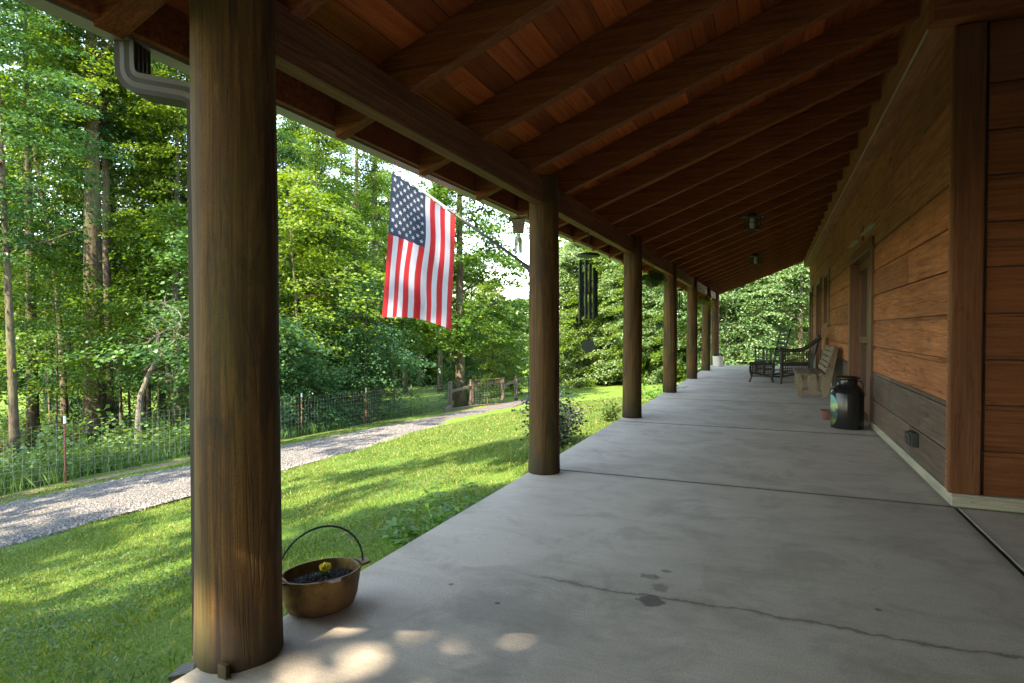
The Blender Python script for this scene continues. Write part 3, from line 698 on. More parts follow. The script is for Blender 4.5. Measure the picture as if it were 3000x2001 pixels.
# ---------------------------------------------------------------- flag
def flag():
    base = Vector((-1.845, 4.80, 1.70)); tip = Vector((-3.26, 4.74, 2.71))
    t = thing('flag', 'American flag hanging from an angled grey pole on the second porch post', 'flag', tuple(base))
    L = lambda p: Vector(p)-base
    p = MB(); q2 = MB(); q2.tube([L(base), L(base+(tip-base)*.56)], .012, 12); q2.build('pole_base', M['iron'], t, smooth=True); p.tube([L(base+(tip-base)*.56), L(tip)], .0112, 12); p.tube([L(tip), L(tip+(tip-base).normalized()*.02)], [.016, .012], 12)
    p.build('pole', M['pole'], t, smooth=True)
    b = MB(); b.box(.0, .022, -.035, .035, -.085, .05); b.tube([(.005, 0, -.01), (-.09, -.003, .055)], [.024, .02], 12); b.tube([(-.02, -.03, -.005), (-.02, .03, -.005)], .022, 12)
    b.build('bracket', M['iron'], t, smooth=True, bevel=.003)
    tl = Vector((-3.205, 4.742, 2.655)); tr = Vector((-2.565, 4.766, 2.205))
    NU, NV = 104, 120
    def S(u, v):
        top = tl.lerp(tr, u)
        xb = -3.295+(-2.570+3.295)*u; zb = 1.315-.115*max(0, (u-.35)/.65)**1.4
        vv = v
        x = top.x+(xb-top.x)*vv; z = top.z+(zb-top.z)*vv
        k = math.sin(math.pi*min(1, v*1.15))
        x += .022*math.sin(math.pi*u)*math.sin(2*math.pi*min(1, v*1.05)-.4)*k
        y = top.y + .013*math.sin(u*9.5+v*1.9-.4)*min(1, v*2.2) + .010*math.exp(-((u-.5-.08*v)/.09)**2)*min(1, v*3)*2 + .004*math.sin(u*27+v*4)*min(1, v*4) - .05*v
        z -= .012*math.sin(u*6.283*4)**2*(1-v)
        return Vector((x, y, z))-base
    mb = MB(); vs = [S(i/NU, j/NV) for j in range(NV+1) for i in range(NU+1)]
    fs = []; ms = []
    cv = int(NV*.425); per = NU/13
    for j in range(NV):
        for i in range(NU):
            fs.append((j*(NU+1)+i, j*(NU+1)+i+1, (j+1)*(NU+1)+i+1, (j+1)*(NU+1)+i))
            st = int(i/per)
            ms.append(2 if (j < cv and st < 7) else (1 if st % 2 == 0 else 0))
    mb.v = [tuple(v) for v in vs]; mb.f = fs; mb.m = ms
    c = mb.build('cloth', [M['flagw'], M['flagr'], M['flagb']], t)
    c.data.polygons.foreach_set('use_smooth', [True]*len(fs))
    sm = MB(); cw = 7/13; ch = .425
    for row in range(9):
        cols = [1, 3, 5, 7, 9, 11] if row % 2 == 0 else [2, 4, 6, 8, 10]
        for cc in cols:
            u0 = cw*(row+1)/10; v0 = ch*cc/12
            ru = .031*.96; rv = ru*.83/1.345
            e = 1e-3; nrm = (S(u0+e, v0)-S(u0, v0)).cross(S(u0, v0+e)-S(u0, v0)).normalized()
            for sgn in (1, -1):
                P = []
                for k in range(10):
                    a = math.pi*k/5 - math.pi/2; r = 1 if k % 2 == 0 else .4
                    uu = u0+ru*r*math.cos(a); vv = max(.002, v0+rv*r*math.sin(a)); P.append(S(uu, vv)+nrm*.0022*sgn)
                P.append(S(u0, v0)+nrm*.0022*sgn)
                sm.add(P, [(10, k, (k+1) % 10) for k in range(10)])
    sm.build('stars', M['flagw'], c)
    s = MB(); s.tube([S(0, 0)+Vector((0, 0, .008)), S(1, 0)+Vector((0, 0, .006))], .007, 6); s.build('sleeve', M['flagw'], t)
    for u in (0.0, 1.0):
        r = MB(); q = L(tl.lerp(tr, u)); r.tube([q+Vector((0, 0, .05)), q], .004, 6)
        ax = (tip-base).normalized(); cc = q+Vector((0, 0, .034)); pts = [cc+Vector((0, math.cos(a)*.02, math.sin(a)*.02)) for a in [i*math.pi/5 for i in range(11)]]; r.tube(pts, .004, 6); r.build('clip', M['pole'], t, smooth=True)
    t.scale = (1.025,)*3; t.location = (-1.845*1.025, 4.8*1.025, CAMH+(1.70-CAMH)*1.025)
flag()

# ---------------------------------------------------------------- wind chimes
def chime(x, y, s, label, drop=0.0, nt_=6):
    zt = 2.233; t = thing('wind_chime', label, 'wind chime', (x, y, zt), 0, 'wind chimes hung from the porch beam')
    m = MB()
    for k in range(3):
        cz = -.03-k*.038-drop; pts = [(math.cos(a)*.012*(1 if k % 2 else .2), math.cos(a)*.012*(.2 if k % 2 else 1), cz+math.sin(a)*.022) for a in [i*math.pi/5 for i in range(11)]]
        m.tube(pts, .0028, 6)
    if drop: m.tube([(0, 0, -.01), (0, 0, -drop)], .002, 6)
    else: m.tube([(0, 0, .0), (0, 0, -.02)], .003, 6)
    z0 = -.13-drop; zc = z0-.12*s
    for k in range(6):
        a = rad(60*k); m.tube([(0, 0, z0), (math.cos(a)*.075*s, math.sin(a)*.075*s, zc)], .0012, 4)
    m.build('chain', M['iron'], t)
    c = MB(); c.lathe([(.118*s, zc-.012), (.118*s, zc), (.10*s, zc+.018), (.04*s, zc+.03), (.005, zc+.032)], 40); c.build('cap', M['green'], t, smooth=True)
    lens = [.62, .58, .50, .46, .55, .44]; offs = [.05, .055, .13, .15, .08, .17]
    for k in range(nt_):
        a = rad(60*k+211); px, py = math.cos(a)*.082*s, math.sin(a)*.082*s
        q = MB(); zt2 = zc-offs[k]*s; q.tube([(px, py, zt2), (px, py, zt2-lens[k]*s)], .0165*s, 16); o = q.build('tube', M['green'], t, smooth=True)
    q = MB()
    for k in range(nt_):
        a = rad(60*k+211); px, py = math.cos(a)*.082*s, math.sin(a)*.082*s; q.tube([(px, py, zc), (px, py, zc-offs[k]*s)], .001, 4)
    q.tube([(0, 0, zc), (0, 0, zc-.83*s)], .0012, 4); q.build('cord', M['iron'], t)
    q = MB(); q.lathe([(.045*s, zc-.385*s), (.045*s, zc-.37*s)], 24); q.build('striker', M['darktrim'], t)
    q = MB(); q.v = []; R = .066*s; zc2 = zc-.90*s
    n = 32; d = .004
    nx, ny = math.sin(rad(6)), -math.cos(rad(6)); tx, ty = -ny, nx
    vs = [(tx*R*math.cos(2*math.pi*k/n)+nx*d*sg, ty*R*math.cos(2*math.pi*k/n)+ny*d*sg, zc2+R*math.sin(2*math.pi*k/n)) for sg in (1, -1) for k in range(n)]
    q.add(vs, [tuple(range(n)), tuple(range(2*n-1, n-1, -1))]+[(k, n+k, n+(k+1) % n, (k+1) % n) for k in range(n)]); q.build('sail', M['green'], t)
    return t
chime(-1.765, 6.2, 1.05, 'large green metal wind chime with round sail, left of the third post')
chime(-1.77, 13.2, .62, 'small dark wind chime half hidden between the fourth and fifth posts')

# ---------------------------------------------------------------- bottle trap under the eave
def trap():
    t = thing('bee_trap', 'small wooden block trap with a glass bottle hung by the eave', 'insect trap', (-2.02, 4.90, 1.86), rad(20))
    m = MB()
    m.add([(-.045, -.045, .18), (.045, -.045, .18), (.045, .045, .18), (-.045, .045, .18), (-.055, -.055, .29), (.055, -.055, .29), (.055, .055, .29), (-.055, .055, .29)], [(0,3,2,1),(4,5,6,7),(0,1,5,4),(1,2,6,5),(2,3,7,6),(3,0,4,7)])
    m.build('block', M['bench'], t, bevel=.003)
    m = MB(); m.add([(-.085, -.07, .285), (.085, -.07, .315), (.085, .07, .315), (-.085, .07, .285), (-.085, -.07, .30), (.085, -.07, .33), (.085, .07, .33), (-.085, .07, .30)], [(0,3,2,1),(4,5,6,7),(0,1,5,4),(1,2,6,5),(2,3,7,6),(3,0,4,7)])
    m.build('lid', M['bench'], t)
    T = NT('cloudy_bottle_glass'); T.bsdf((.85, .9, .95), .12, spec=.6, **{'Transmission Weight': .85, 'IOR': 1.4})
    m = MB(); m.lathe([(.03, 0), (.034, .01), (.034, .12), (.022, .145), (.015, .16), (.015, .18)], 20); m.build('bottle', T.m, t, smooth=True)
    m = MB(); m.tube([(0, 0, .31), (0, 0, .36)], .002, 5); m.build('hanger', M['iron'], t)
trap()

# ---------------------------------------------------------------- hanging ferns
def fern(x, y, r, label, mat, n=110, seed=1, zt=2.233, hang=.22):
    t = thing('hanging_fern', label, 'fern', (x, y, zt), 0, 'ferns in hanging baskets under the beam')
    m = MB(); zb = -hang
    for k in range(3):
        a = rad(120*k); m.tube([(0, 0, 0), (math.cos(a)*.11, math.sin(a)*.11, zb)], .002, 4)
    m.build('hanger', M['iron'], t)
    m = MB(); m.lathe([(.08, zb-.12), (.11, zb-.06), (.12, zb), (.105, zb), (.10, zb-.02)], 20); m.build('basket', M['iron'], t, smooth=True)
    rng = np.random.default_rng(seed); C = []; D = []; Ls = []
    for k in range(n):
        a = rng.uniform(0, 2*np.pi); ln = r*rng.uniform(.65, 1.25); up = rng.uniform(.02, .30)
        for s in np.linspace(.12, 1, 22):
            px = ln*(s**.85)*.82; pz = zb+.02+up*math.sin(min(1, s*1.3)*math.pi*.6)*ln*1.4 - (s**2.2)*ln*rng.uniform(.85, 1.0)
            for sg in (-1, 1):
                wdt = .055*(1-s*.75)*(r/.3); da = a+sg*1.25
                C.append((px*math.cos(a)+math.cos(da)*wdt*.5, px*math.sin(a)+math.sin(da)*wdt*.5, pz)); D.append((math.cos(da), math.sin(da), -.25)); Ls.append(wdt*1.15)
    V = leaf_quads(np.array(C), np.array(Ls), wid=.16, D=np.array(D), tilt=.3, rng=rng)
    obj('fronds', quads_mesh('fronds', V, mat), t)
fern(-1.76, 9.95, .33, 'large dark green fern in a hanging basket between the third and fourth posts', M['fern'], 130, 3)
fern(-1.77, 17.6, .40, 'yellow green fern in a hanging basket between the fifth and sixth posts', M['fernyellow'], 90, 8)

# ---------------------------------------------------------------- cast iron pot
def pot():
    ang = math.atan2(.29, .16)
    t = thing('iron_planter', 'rusty oval cast iron kettle planter beside the nearest porch post', 'planter', (-1.775, 2.08, .001), ang); t.scale = (1, 1, 1.15)
    T = NT('rusty_cast_iron'); v = T.coord('Object'); n = T.noise(v, 14, 6, .7); n2 = T.noise(v, 3.5, 4)
    c = T.ramp(n, [(.36, (.07, .034, .007)), (.5, (.18, .098, .018)), (.64, (.30, .175, .038))]); c = T.mix(T.ramp(n2, [(.42, 0.), (.65, .75)]), c, (.13, .055, .025))
    T.bsdf(c, .62, T.bump(n, .35, .004), metal=0, spec=.5)
    m = MB(); m.lathe([(.01, .012), (.72, .004), (.84, .014), (.92, .045), (.98, .10), (1.0, .131), (1.02, .134), (1.02, .142), (.97, .142), (.95, .12), (.86, .05)], 56, sx=.170, sy=.128, cap=False)
    for sg in (-1, 1):
        m.add([(sg*.155, -.045, .133), (sg*.215, -.028, .133), (sg*.215, .028, .133), (sg*.155, .045, .133), (sg*.155, -.045, .142), (sg*.215, -.028, .142), (sg*.215, .028, .142), (sg*.155, .045, .142)],
              [(0,3,2,1),(4,5,6,7),(0,1,5,4),(1,2,6,5),(2,3,7,6),(3,0,4,7)])
    m.add([(-.03, -.125, .136), (.04, -.122, .136), (.02, -.158, .134), (-.01, -.158, .134), (-.03, -.125, .142), (.04, -.122, .142), (.02, -.158, .14), (-.01, -.158, .14)], [(0,3,2,1),(4,5,6,7),(0,1,5,4),(1,2,6,5),(2,3,7,6),(3,0,4,7)])
    m.build('pot', T.m, t, smooth=True)
    h = MB(); pts = [(-.195, 0, .135)]+[(.19*math.cos(a), 0, .14+.165*math.sin(a)) for a in [math.pi-i*math.pi/24 for i in range(25)]]+[(.195, 0, .135)]
    h.tube(pts, .0042, 8); h.build('handle', M['iron'], t, smooth=True)
    rs = np.random.default_rng(4); s = MB(); NR, NA = 14, 60; vs = [(0, 0, .112)]
    for i in range(1, NR+1):
        for k in range(NA):
            a = 2*math.pi*k/NA; r = i/NR*.955; vs.append((r*.170*math.cos(a), r*.128*math.sin(a), .110-.012*r*r+rs.normal(0, .0035)))
    fs = [(0, 1+k, 1+(k+1) % NA) for k in range(NA)]+[(1+i*NA+k, 1+(i+1)*NA+k, 1+(i+1)*NA+(k+1) % NA, 1+i*NA+(k+1) % NA) for i in range(NR-1) for k in range(NA)]
    s.add(vs, fs); s.build('soil', M['soil'], t)
    cl = MB()
    for k in range(260):
        a = rs.uniform(0, 6.28); r = math.sqrt(rs.uniform(0, .9)); x, y = r*.165*math.cos(a), r*.124*math.sin(a); z = .112-.012*r*r; q = rs.uniform(.002, .005)
        d = Vector((rs.normal(), rs.normal(), rs.normal()*.4)).normalized()*q*1.6; cl.beam(Vector((x, y, z))-d, Vector((x, y, z))+d, q, q)
    cl.build('bark_chips', plain('dark_bark_chips', (.045, .035, .028), .9, 0, .6, 90), t)
    # yellow flower head
    f = thing('yellow_flower', 'small yellow flower cluster growing in the rusty iron planter', 'flower', (-1.80, 2.13, .112))
    st = MB(); st.tube([(0, 0, -.005), (.004, 0, .03)], .003, 6); st.build('stem', M['bigleaf'], f)
    n = 420; U = rs.normal(0, 1, (n, 3)); U /= np.linalg.norm(U, axis=1, keepdims=True); C = U*np.array([.024, .024, .017])*rs.uniform(.75, 1, (n, 1))+np.array([.004, 0, .045])
    obj('petals', quads_mesh('petals', leaf_quads(C, np.full(n, .010), D=U+rs.normal(0, .6, (n, 3)), tilt=1., wid=.45), M['petal']), f)
    C = rs.normal(0, .012, (30, 3))*np.array([1, 1, .5])+np.array([0, 0, .014]); obj('leaves', quads_mesh('leaves', leaf_quads(C, np.full(30, .022)), M['bigleaf']), f)
pot()

# ---------------------------------------------------------------- milk can
def can():
    t = thing('milk_can', 'glossy black milk can with a painted landscape standing beside the door', 'milk can', (.865, 8.44, .001), 0)
    T = NT('black_can_with_painted_scene'); v = T.coord('Object'); x, y, z = T.xyz(v)
    th = T.math('ARCTAN2', y, x)     # painting centred on the side turned to the lawn
    u = T.math('SUBTRACT', T.math('ABSOLUTE', T.math('SUBTRACT', T.math('ABSOLUTE', th), 2.95)), 0)
    u0 = T.math('ADD', th, 2.85)     # th = -2.85 is the centre
    uu = T.math('DIVIDE', u0, .62); zz = T.math('DIVIDE', T.math('SUBTRACT', z, .22), .19)
    d = T.math('ADD', T.math('MULTIPLY', uu, uu), T.math('MULTIPLY', zz, zz))
    mask = T.math('LESS_THAN', d, 1.0)
    n = T.noise(T.map(v, (1, 1, 1)), 12, 4); zn = T.math('ADD', z, T.math('MULTIPLY', T.math('SUBTRACT', n, .5), .10))
    scn = T.ramp(T.math('MULTIPLY', zn, 2.4), [(.10, (.02, .03, .015)), (.22, (.16, .17, .04)), (.34, (.02, .035, .03)), (.5, (.05, .10, .075)), (.60, (.25, .36, .20)), (.68, (.45, .42, .14)), (.78, (.10, .34, .29))])
    tn = T.noise(T.map(v, (30, 30, 4)), 1, 3); trees = T.math('MULTIPLY', T.ramp(tn, [(.5, 0.), (.56, 1.)]), T.math('LESS_THAN', z, .25))
    scn = T.mix(trees, scn, (.008, .02, .012))
    col = T.mix(mask, (.012, .012, .013), scn); T.bsdf(col, T.mix(mask, (.22, .22, .22), (.5, .5, .5)), spec=.35)
    m = MB(); m.lathe([(.165, 0), (.178, .006), (.182, .02), (.182, .425), (.178, .435), (.183, .442), (.176, .455), (.150, .49), (.118, .525), (.108, .54), (.106, .585), (.12, .60), (.12, .605)], 56)
    m.build('body', T.m, t, smooth=True)
    m = MB(); m.lathe([(.128, .603), (.136, .606), (.136, .616), (.125, .622), (.10, .635), (.04, .64)], 48); m.build('lid', M['black'], t, smooth=True)
    for sg in (-1, 1):
        m = MB(); m.tube([(sg*.10, 0, .575), (sg*.15, 0, .57), (sg*.172, 0, .53), (sg*.17, 0, .47)], .007, 8); m.build('handle', M['black'], t, smooth=True)
can()
# clay pot just behind the can
t = thing('clay_pot', 'small empty clay pot on the slab just behind the milk can', 'flower pot', (.705, 9.12, .001))
m = MB(); m.lathe([(.05, 0), (.055, .004), (.078, .095), (.09, .097), (.092, .125), (.08, .125), (.072, .09), (.048, .012)], 28); m.build('pot', M['clay'], t, smooth=True)

# ---------------------------------------------------------------- bench
def bench():
    t = thing('wooden_bench', 'grey brown slatted wooden bench against the house wall', 'bench', (.42, 11.85, .001))
    Lg = 1.75
    for k in range(4):
        x = .0+k*.112; m = MB(); m.box(x, x+.092, 0, Lg, .40, .432); m.build('seat_slat', M['bench'], t, bevel=.004)
    # back slats lean away
    a = Vector((.46, 0, .45)); b = Vector((.60, 0, .90)); d = (b-a)
    for k in range(5):
        p = a+d*(k/5+.01); q = a+d*((k+1)/5-.03); m = MB(); nrm = Vector((-d.z, 0, d.x)).normalized()*.013
        m.add([p-nrm, p+nrm, q+nrm, q-nrm]+[w_+Vector((0, Lg, 0)) for w_ in (p-nrm, p+nrm, q+nrm, q-nrm)], [(0,1,2,3),(7,6,5,4),(0,4,5,1),(1,5,6,2),(2,6,7,3),(3,7,4,0)]); m.build('back_slat', M['bench'], t, bevel=.003)
    for y in (.04, Lg-.09):
        m = MB(); m.box(.03, .10, y, y+.05, 0, .399); m.build('leg', M['bench'], t, bevel=.003)
        m = MB(); m.box(.03, .50, y+.051, y+.09, .31, .398); m.build('rail', M['bench'], t, bevel=.003)
        m = MB(); m.box(.19, .33, y+.004, y+.046, .131, .398); m.build('end_panel', M['bench'], t, bevel=.003)
        m = MB(); m.add([(.40, y, 0), (.50, y, 0), (.66, y, .88), (.60, y, .88), (.475, y, .43), (.40, y, .43)]+[(p, y+.05, q) for p, q in ((.40, 0), (.50, 0), (.66, .88), (.60, .88), (.475, .43), (.40, .43))], [(0,1,2,3,4,5),(11,10,9,8,7,6)]+[(i, 6+i, 6+(i+1) % 6, (i+1) % 6) for i in range(6)]); m.build('leg', M['bench'], t, bevel=.003)
        m = MB(); m.box(.101, .399, y+.01, y+.04, .06, .13); m.build('stretcher', M['bench'], t, bevel=.003)
bench()

# ---------------------------------------------------------------- wicker armchair and ottoman
def weave(mb, P, nu, nv, r=.005):
    """lattice of canes over the bilinear patch P(u,v)"""
    for i in range(nu+1): mb.tube([P(i/nu, j/6) for j in range(7)], r*1.2, 5)
    for j in range(nv+1): mb.tube([P(i/8, j/nv) for i in range(9)], r, 5)
def armchair():
    t = thing('wicker_armchair', 'dark wicker armchair with sloping arms and rounded back past the bench', 'armchair', (.22, 14.75, .001))
    W = .68; m = MB()
    for y in (0, W):
        m.tube([(0, y, 0), (.0, y, .74)], [.022, .024], 10); m.tube([(.62, y, 0), (.60, y, .45), (.72, y, .95)], .02, 10)
    m.build('leg', M['wicker'], t, smooth=True)
    s = MB(); s.box(-.005, .60, .02, W-.02, .40, .43); weave(s, lambda u, v: Vector((.6*u, W*v, .44)), 12, 12); s.build('seat', M['wicker'], t)
    for y in (0, W):
        a = MB(); weave(a, lambda u, v: Vector((.62*u, y, .18+.52*v+.02*u)), 14, 9, .006)
        a.tube([(-.03, y, .74), (.25, y, .73), (.45, y, .76), (.62, y, .88), (.74, y, 1.0)], [.034, .034, .034, .03, .028], 10); a.build('arm', M['wicker'], t, smooth=True)
    f = MB(); weave(f, lambda u, v: Vector((-.0, W*u, .16+.24*v)), 12, 5, .006); f.build('apron', M['wicker'], t)
    b = MB()
    def BP(u, v): return Vector((.60+.17*v-.03*math.sin(math.pi*u), W*u, .45+.55*v+.06*v*math.sin(math.pi*u)))
    weave(b, BP, 20, 16, .0075); b.tube([BP(i/16, 1) for i in range(17)], .03, 10); b.build('backrest', M['wicker'], t, smooth=True)
armchair()
def ottoman():
    t = thing('wicker_ottoman', 'low dark wicker footstool with turned feet in front of the armchair', 'footstool', (-.42, 14.95, .001))
    W, D, H = .45, .42, .44; m = MB()
    for x in (0, W):
        for y in (0, D):
            sx = -1 if x == 0 else 1; q = MB(); q.tube([(x+sx*.01, y, 0), (x+sx*.02, y, .03), (x-sx*.02, y, .12), (x+sx*.015, y, .25), (x+sx*.02, y, .35), (x, y, H-.03)], [.02, .024, .016, .018, .018, .02], 8); q.build('leg', M['wicker'], t, smooth=True)
    s = MB(); s.box(-.02, W+.02, -.02, D+.02, H-.02, H); weave(s, lambda u, v: Vector((-.02+(W+.04)*u, -.02+(D+.04)*v, H+.002)), 14, 14); 
    P = [(-.03, -.03, H-.015), (W+.03, -.03, H-.015), (W+.03, D+.03, H-.015), (-.03, D+.03, H-.015), (-.03, -.03, H-.015)]; s.tube(P, .02, 8); s.build('seat', M['wicker'], t)
    p = MB()
    for y in (0, D): weave(p, lambda u, v: Vector((W*u, y, .13+.28*v)), 13, 8, .006)
    for x in (0, W): weave(p, lambda u, v: Vector((x, D*u, .13+.28*v)), 13, 8, .006)
    p.build('side_panel', M['wicker'], t)
ottoman()
def rocker():
    t = thing('rocking_chair', 'dark green slat back rocking chair behind the wicker armchair', 'rocking chair', (-.17, 16.4, .001), rad(20))
    W = .58
    for y in (0, W):
        r = MB(); pts = [(-.10+.95*s, y, .035+.10*((s-.45)*2)**2*.9) for s in [i/12 for i in range(13)]]; 
        for a, b in zip(pts[:-1], pts[1:]): r.beam(a, b, .03, .045)
        r.build('runner', M['rockgreen'], t)
        l = MB(); l.tube([(.02, y, .06), (.02, y, .40), (.0, y, .70)], .022, 10); l.build('leg', M['rockgreen'], t, smooth=True)
        bk = MB(); bk.tube([(.47, y, .05), (.48, y, .42), (.56, y, .85), (.66, y, 1.23)], [.022, .024, .024, .02], 10); bk.build('back_post', M['rockgreen'], t, smooth=True)
        a = MB(); 
        for p, q in zip([(-.07, y, .735), (.15, y, .725), (.35, y, .705)], [(.15, y, .725), (.35, y, .705), (.57, y, .715)]): a.beam(p, q, .085, .024)
        for k in range(4): a.tube([(.09+k*.10, y, .42), (.09+k*.10, y, .715)], .012, 8)
        a.build('arm', M['rockgreen'], t)
    for k in range(7):
        f = k/6; z = .52+f*.62; x = .495+(z-.42)*.19+.0; q = MB(); q.box(x-.012, x+.012, .02, W-.02, z, z+.052); q.build('back_slat', M['rockgreen'], t, bevel=.003)
    s = MB()
    for k in range(6): s.box(.0+k*.082, .072+k*.082, .0, W, .405, .427)
    s.box(.0, .03, .02, W-.02, .34, .40); s.build('seat', M['rockgreen'], t)
    s = MB()
    for z in (.16, .26): s.tube([(.02, 0, z), (.02, W, z)], .012, 8)
    for y in (0, W): s.tube([(.02, y, .2), (.475, y, .2)], .012, 8)
    s.build('stretcher', M['rockgreen'], t)
rocker()
# pale crock by the last post
t = thing('stone_crock', 'pale round crock with a dark drooping plant by the farthest post', 'crock', (-1.60, 21.1, .001))
m = MB(); m.lathe([(.14, 0), (.155, .01), (.165, .30), (.175, .315), (.175, .335), (.155, .335), (.15, .29)], 32); m.build('crock', M['crock'], t, smooth=True)
m = MB(); m.lathe([(.15, .30), (.05, .315)], 24); m.build('soil', M['soil'], t)
rs = np.random.default_rng(2); C = rs.normal(0, 1, (160, 3)); C = C/np.linalg.norm(C, axis=1, keepdims=True)*np.array([.15, .15, .07])+np.array([0, 0, .36])
obj('leaves', quads_mesh('leaves', leaf_quads(C, rs.uniform(.05, .09, 160)), M['shrub']), t)



# ======================================================================= vegetation
def trunk_mesh(h, r, seed, lean=(0, 0), nb=12, b0=.35, br=1.6, bend=.25, mat='bark', name='trunk'):
    rs = random.Random(seed); mb = MB(); P = []; R = []
    n = 14
    for i in range(n+1):
        t = i/n; P.append(Vector((lean[0]*t*t+bend*math.sin(t*5+seed)*t*.6, lean[1]*t*t+bend*math.cos(t*4+seed*2)*t*.6, h*t)))
        R.append(r*(1.0-.85*t)+ (r*.22*math.exp(-t*h*3.5)))
    mb.tube(P, R, 14 if r > .12 else 8)
    tips = []
    for k in range(nb):
        t = b0+(1-b0)*(k+.5)/nb*.97; i = min(n-1, int(t*n)); p = P[i].lerp(P[i+1], t*n-i)
        a = rs.uniform(0, 6.283)+k*2.4; L = br*(1.15-t*.7)*rs.uniform(.7, 1.2); up = rs.uniform(.1, .55)
        q = [p]; rr = [R[i]*.42+.004]
        d = Vector((math.cos(a), math.sin(a), up))
        for j in range(1, 6):
            d2 = d+Vector((rs.gauss(0, .18), rs.gauss(0, .18), rs.gauss(0, .12)-.03*j)); q.append(q[-1]+d2*L/5); rr.append(rr[0]*(1-j/5.6))
        mb.tube(q, rr, 5, cap=False); tips.append(q)
        for j in range(2, 6):
            for _ in range(2):
                e = q[j]; dd = Vector((rs.gauss(0, 1), rs.gauss(0, 1), rs.uniform(-.1, .6))).normalized()*L*.28
                mb.tube([e, e+dd*.5+Vector((0, 0, .02)), e+dd], [rr[j]*.55+.002, rr[j]*.35+.002, .002], 4, cap=False)
    return mb, tips

def crown_verts(h, r, z0, nsp, nl, ls, seed, flat=.22, shape='dome', lean=(0, 0), spr=(.45, .95)):
    """leaf sprays: flattish fans of leaves spread unevenly through the crown's volume"""
    rng = np.random.default_rng(seed); C = []; n = 0
    # low-frequency lumps so the outline is uneven
    ph = rng.uniform(0, 6.28, 6)
    while n < nsp:
        t = rng.uniform(0, 1); z = z0+(h-z0)*t
        if shape == 'dome': R = r*(math.sin(math.pi*min(1, .12+.88*t)**.8)**.6)
        elif shape == 'tall': R = r*(.75+.25*math.sin(t*9+ph[5]))*(1-t**4)**.5
        else: R = r*math.sqrt(max(0, 1-t**2.2))
        a = rng.uniform(0, 2*np.pi)
        R *= .78+.22*math.sin(2*a+ph[0]+t*5)+.16*math.sin(3*a+ph[1]-t*9)+.12*math.sin(7*a+ph[2]+t*14)
        rr = R*math.sqrt(rng.uniform(.08, 1)); 
        if rng.uniform() < .5: rr = R*rng.uniform(.75, 1.05)
        C.append((rr*math.cos(a)+lean[0]*t, rr*math.sin(a)+lean[1]*t, z, a)); n += 1
    C = np.array(C); out_c = []; out_d = []; S = rng.uniform(spr[0], spr[1], nsp)
    k = nsp*nl; idx = np.repeat(np.arange(nsp), nl)
    aa = rng.uniform(0, 2*np.pi, k); rr = np.sqrt(rng.uniform(0, 1, k))*S[idx]
    lx = rr*np.cos(aa); ly = rr*np.sin(aa)*.75
    outd = C[idx, 3]; tilt = rng.uniform(.05, .5, nsp)[idx]
    X = C[idx, 0]+lx*np.cos(outd)-ly*np.sin(outd); Y = C[idx, 1]+lx*np.sin(outd)+ly*np.cos(outd)
    Z = C[idx, 2]-lx*tilt+rng.normal(0, flat*.35, k)-rr*rr*.18
    P = np.stack([X, Y, Z], 1)
    D = np.stack([np.cos(outd)+rng.normal(0, .7, k), np.sin(outd)+rng.normal(0, .7, k), rng.normal(-.35, .3, k)], 1)
    return leaf_quads(P, ls*rng.uniform(.65, 1.25, k), D=D, tilt=.45, rng=rng)

KINDS = {}
def kind(name, h, r, z0, nsp, nl, ls, tr, seed, mat='leaf', shape='dome', bark='bark', flat=.22, nb=12, spr=(.45, .95), b0=.3):
    mb, tips = trunk_mesh(h*.96, tr, seed, nb=nb, br=r*.85, b0=max(b0, z0/h*.8))
    me = bpy.data.meshes.new('trunk'); me.from_pydata(mb.v, [], mb.f); me.polygons.foreach_set('use_smooth', [True]*len(mb.f)); me.materials.append(M[bark])
    cr = quads_mesh('crown', crown_verts(h, r, z0, nsp, nl, ls, seed, flat, shape, spr=spr), M[mat])
    KINDS[name] = (me, cr)
kind('tallA', 17, 3.6, 5.0, 250, 105, .125, .20, 1, 'leaf', 'tall')
kind('tallB', 15, 3.3, 4.6, 240, 105, .12, .17, 2, 'leafblue', 'tall')
kind('tallC', 18, 3.9, 6.5, 250, 105, .13, .30, 3, 'leaf', 'tall')
kind('mid', 12, 3.5, 2.6, 330, 95, .15, .13, 22, 'leaf', 'dome', b0=.2)
kind('bush', 4.2, 2.3, .1, 150, 95, .105, .04, 23, 'leafblue', 'dome', b0=.1)
kind('under', 7, 2.4, 2.0, 80, 80, .115, .05, 4, 'leaf', 'dome', nb=10)
kind('underB', 5.5, 2.2, 1.5, 70, 80, .11, .04, 5, 'leafblue', 'dome', nb=9)
kind('wall', 9.5, 3.4, .2, 430, 100, .15, .16, 6, 'leafpale', 'bush', b0=.12)
kind('wallB', 12, 3.6, .3, 420, 100, .155, .18, 7, 'leaf', 'bush', b0=.12)
kind('pale', 9, 3.2, .4, 260, 130, .11, .12, 8, 'leafpale', 'dome', flat=.10, spr=(.6, 1.25), b0=.15)
kind('sapling', 7.5, 1.5, 3.4, 60, 50, .13, .045, 9, 'leaf', 'dome', nb=8)
kind('shadeD', 14, 3.9, 3.0, 360, 85, .25, .24, 12, 'leaf', 'tall', spr=(.6, 1.1))
kind('shadeA', 19, 4.4, 6.0, 62, 60, .30, .28, 10, 'leaf', 'tall', spr=(.6, 1.2))

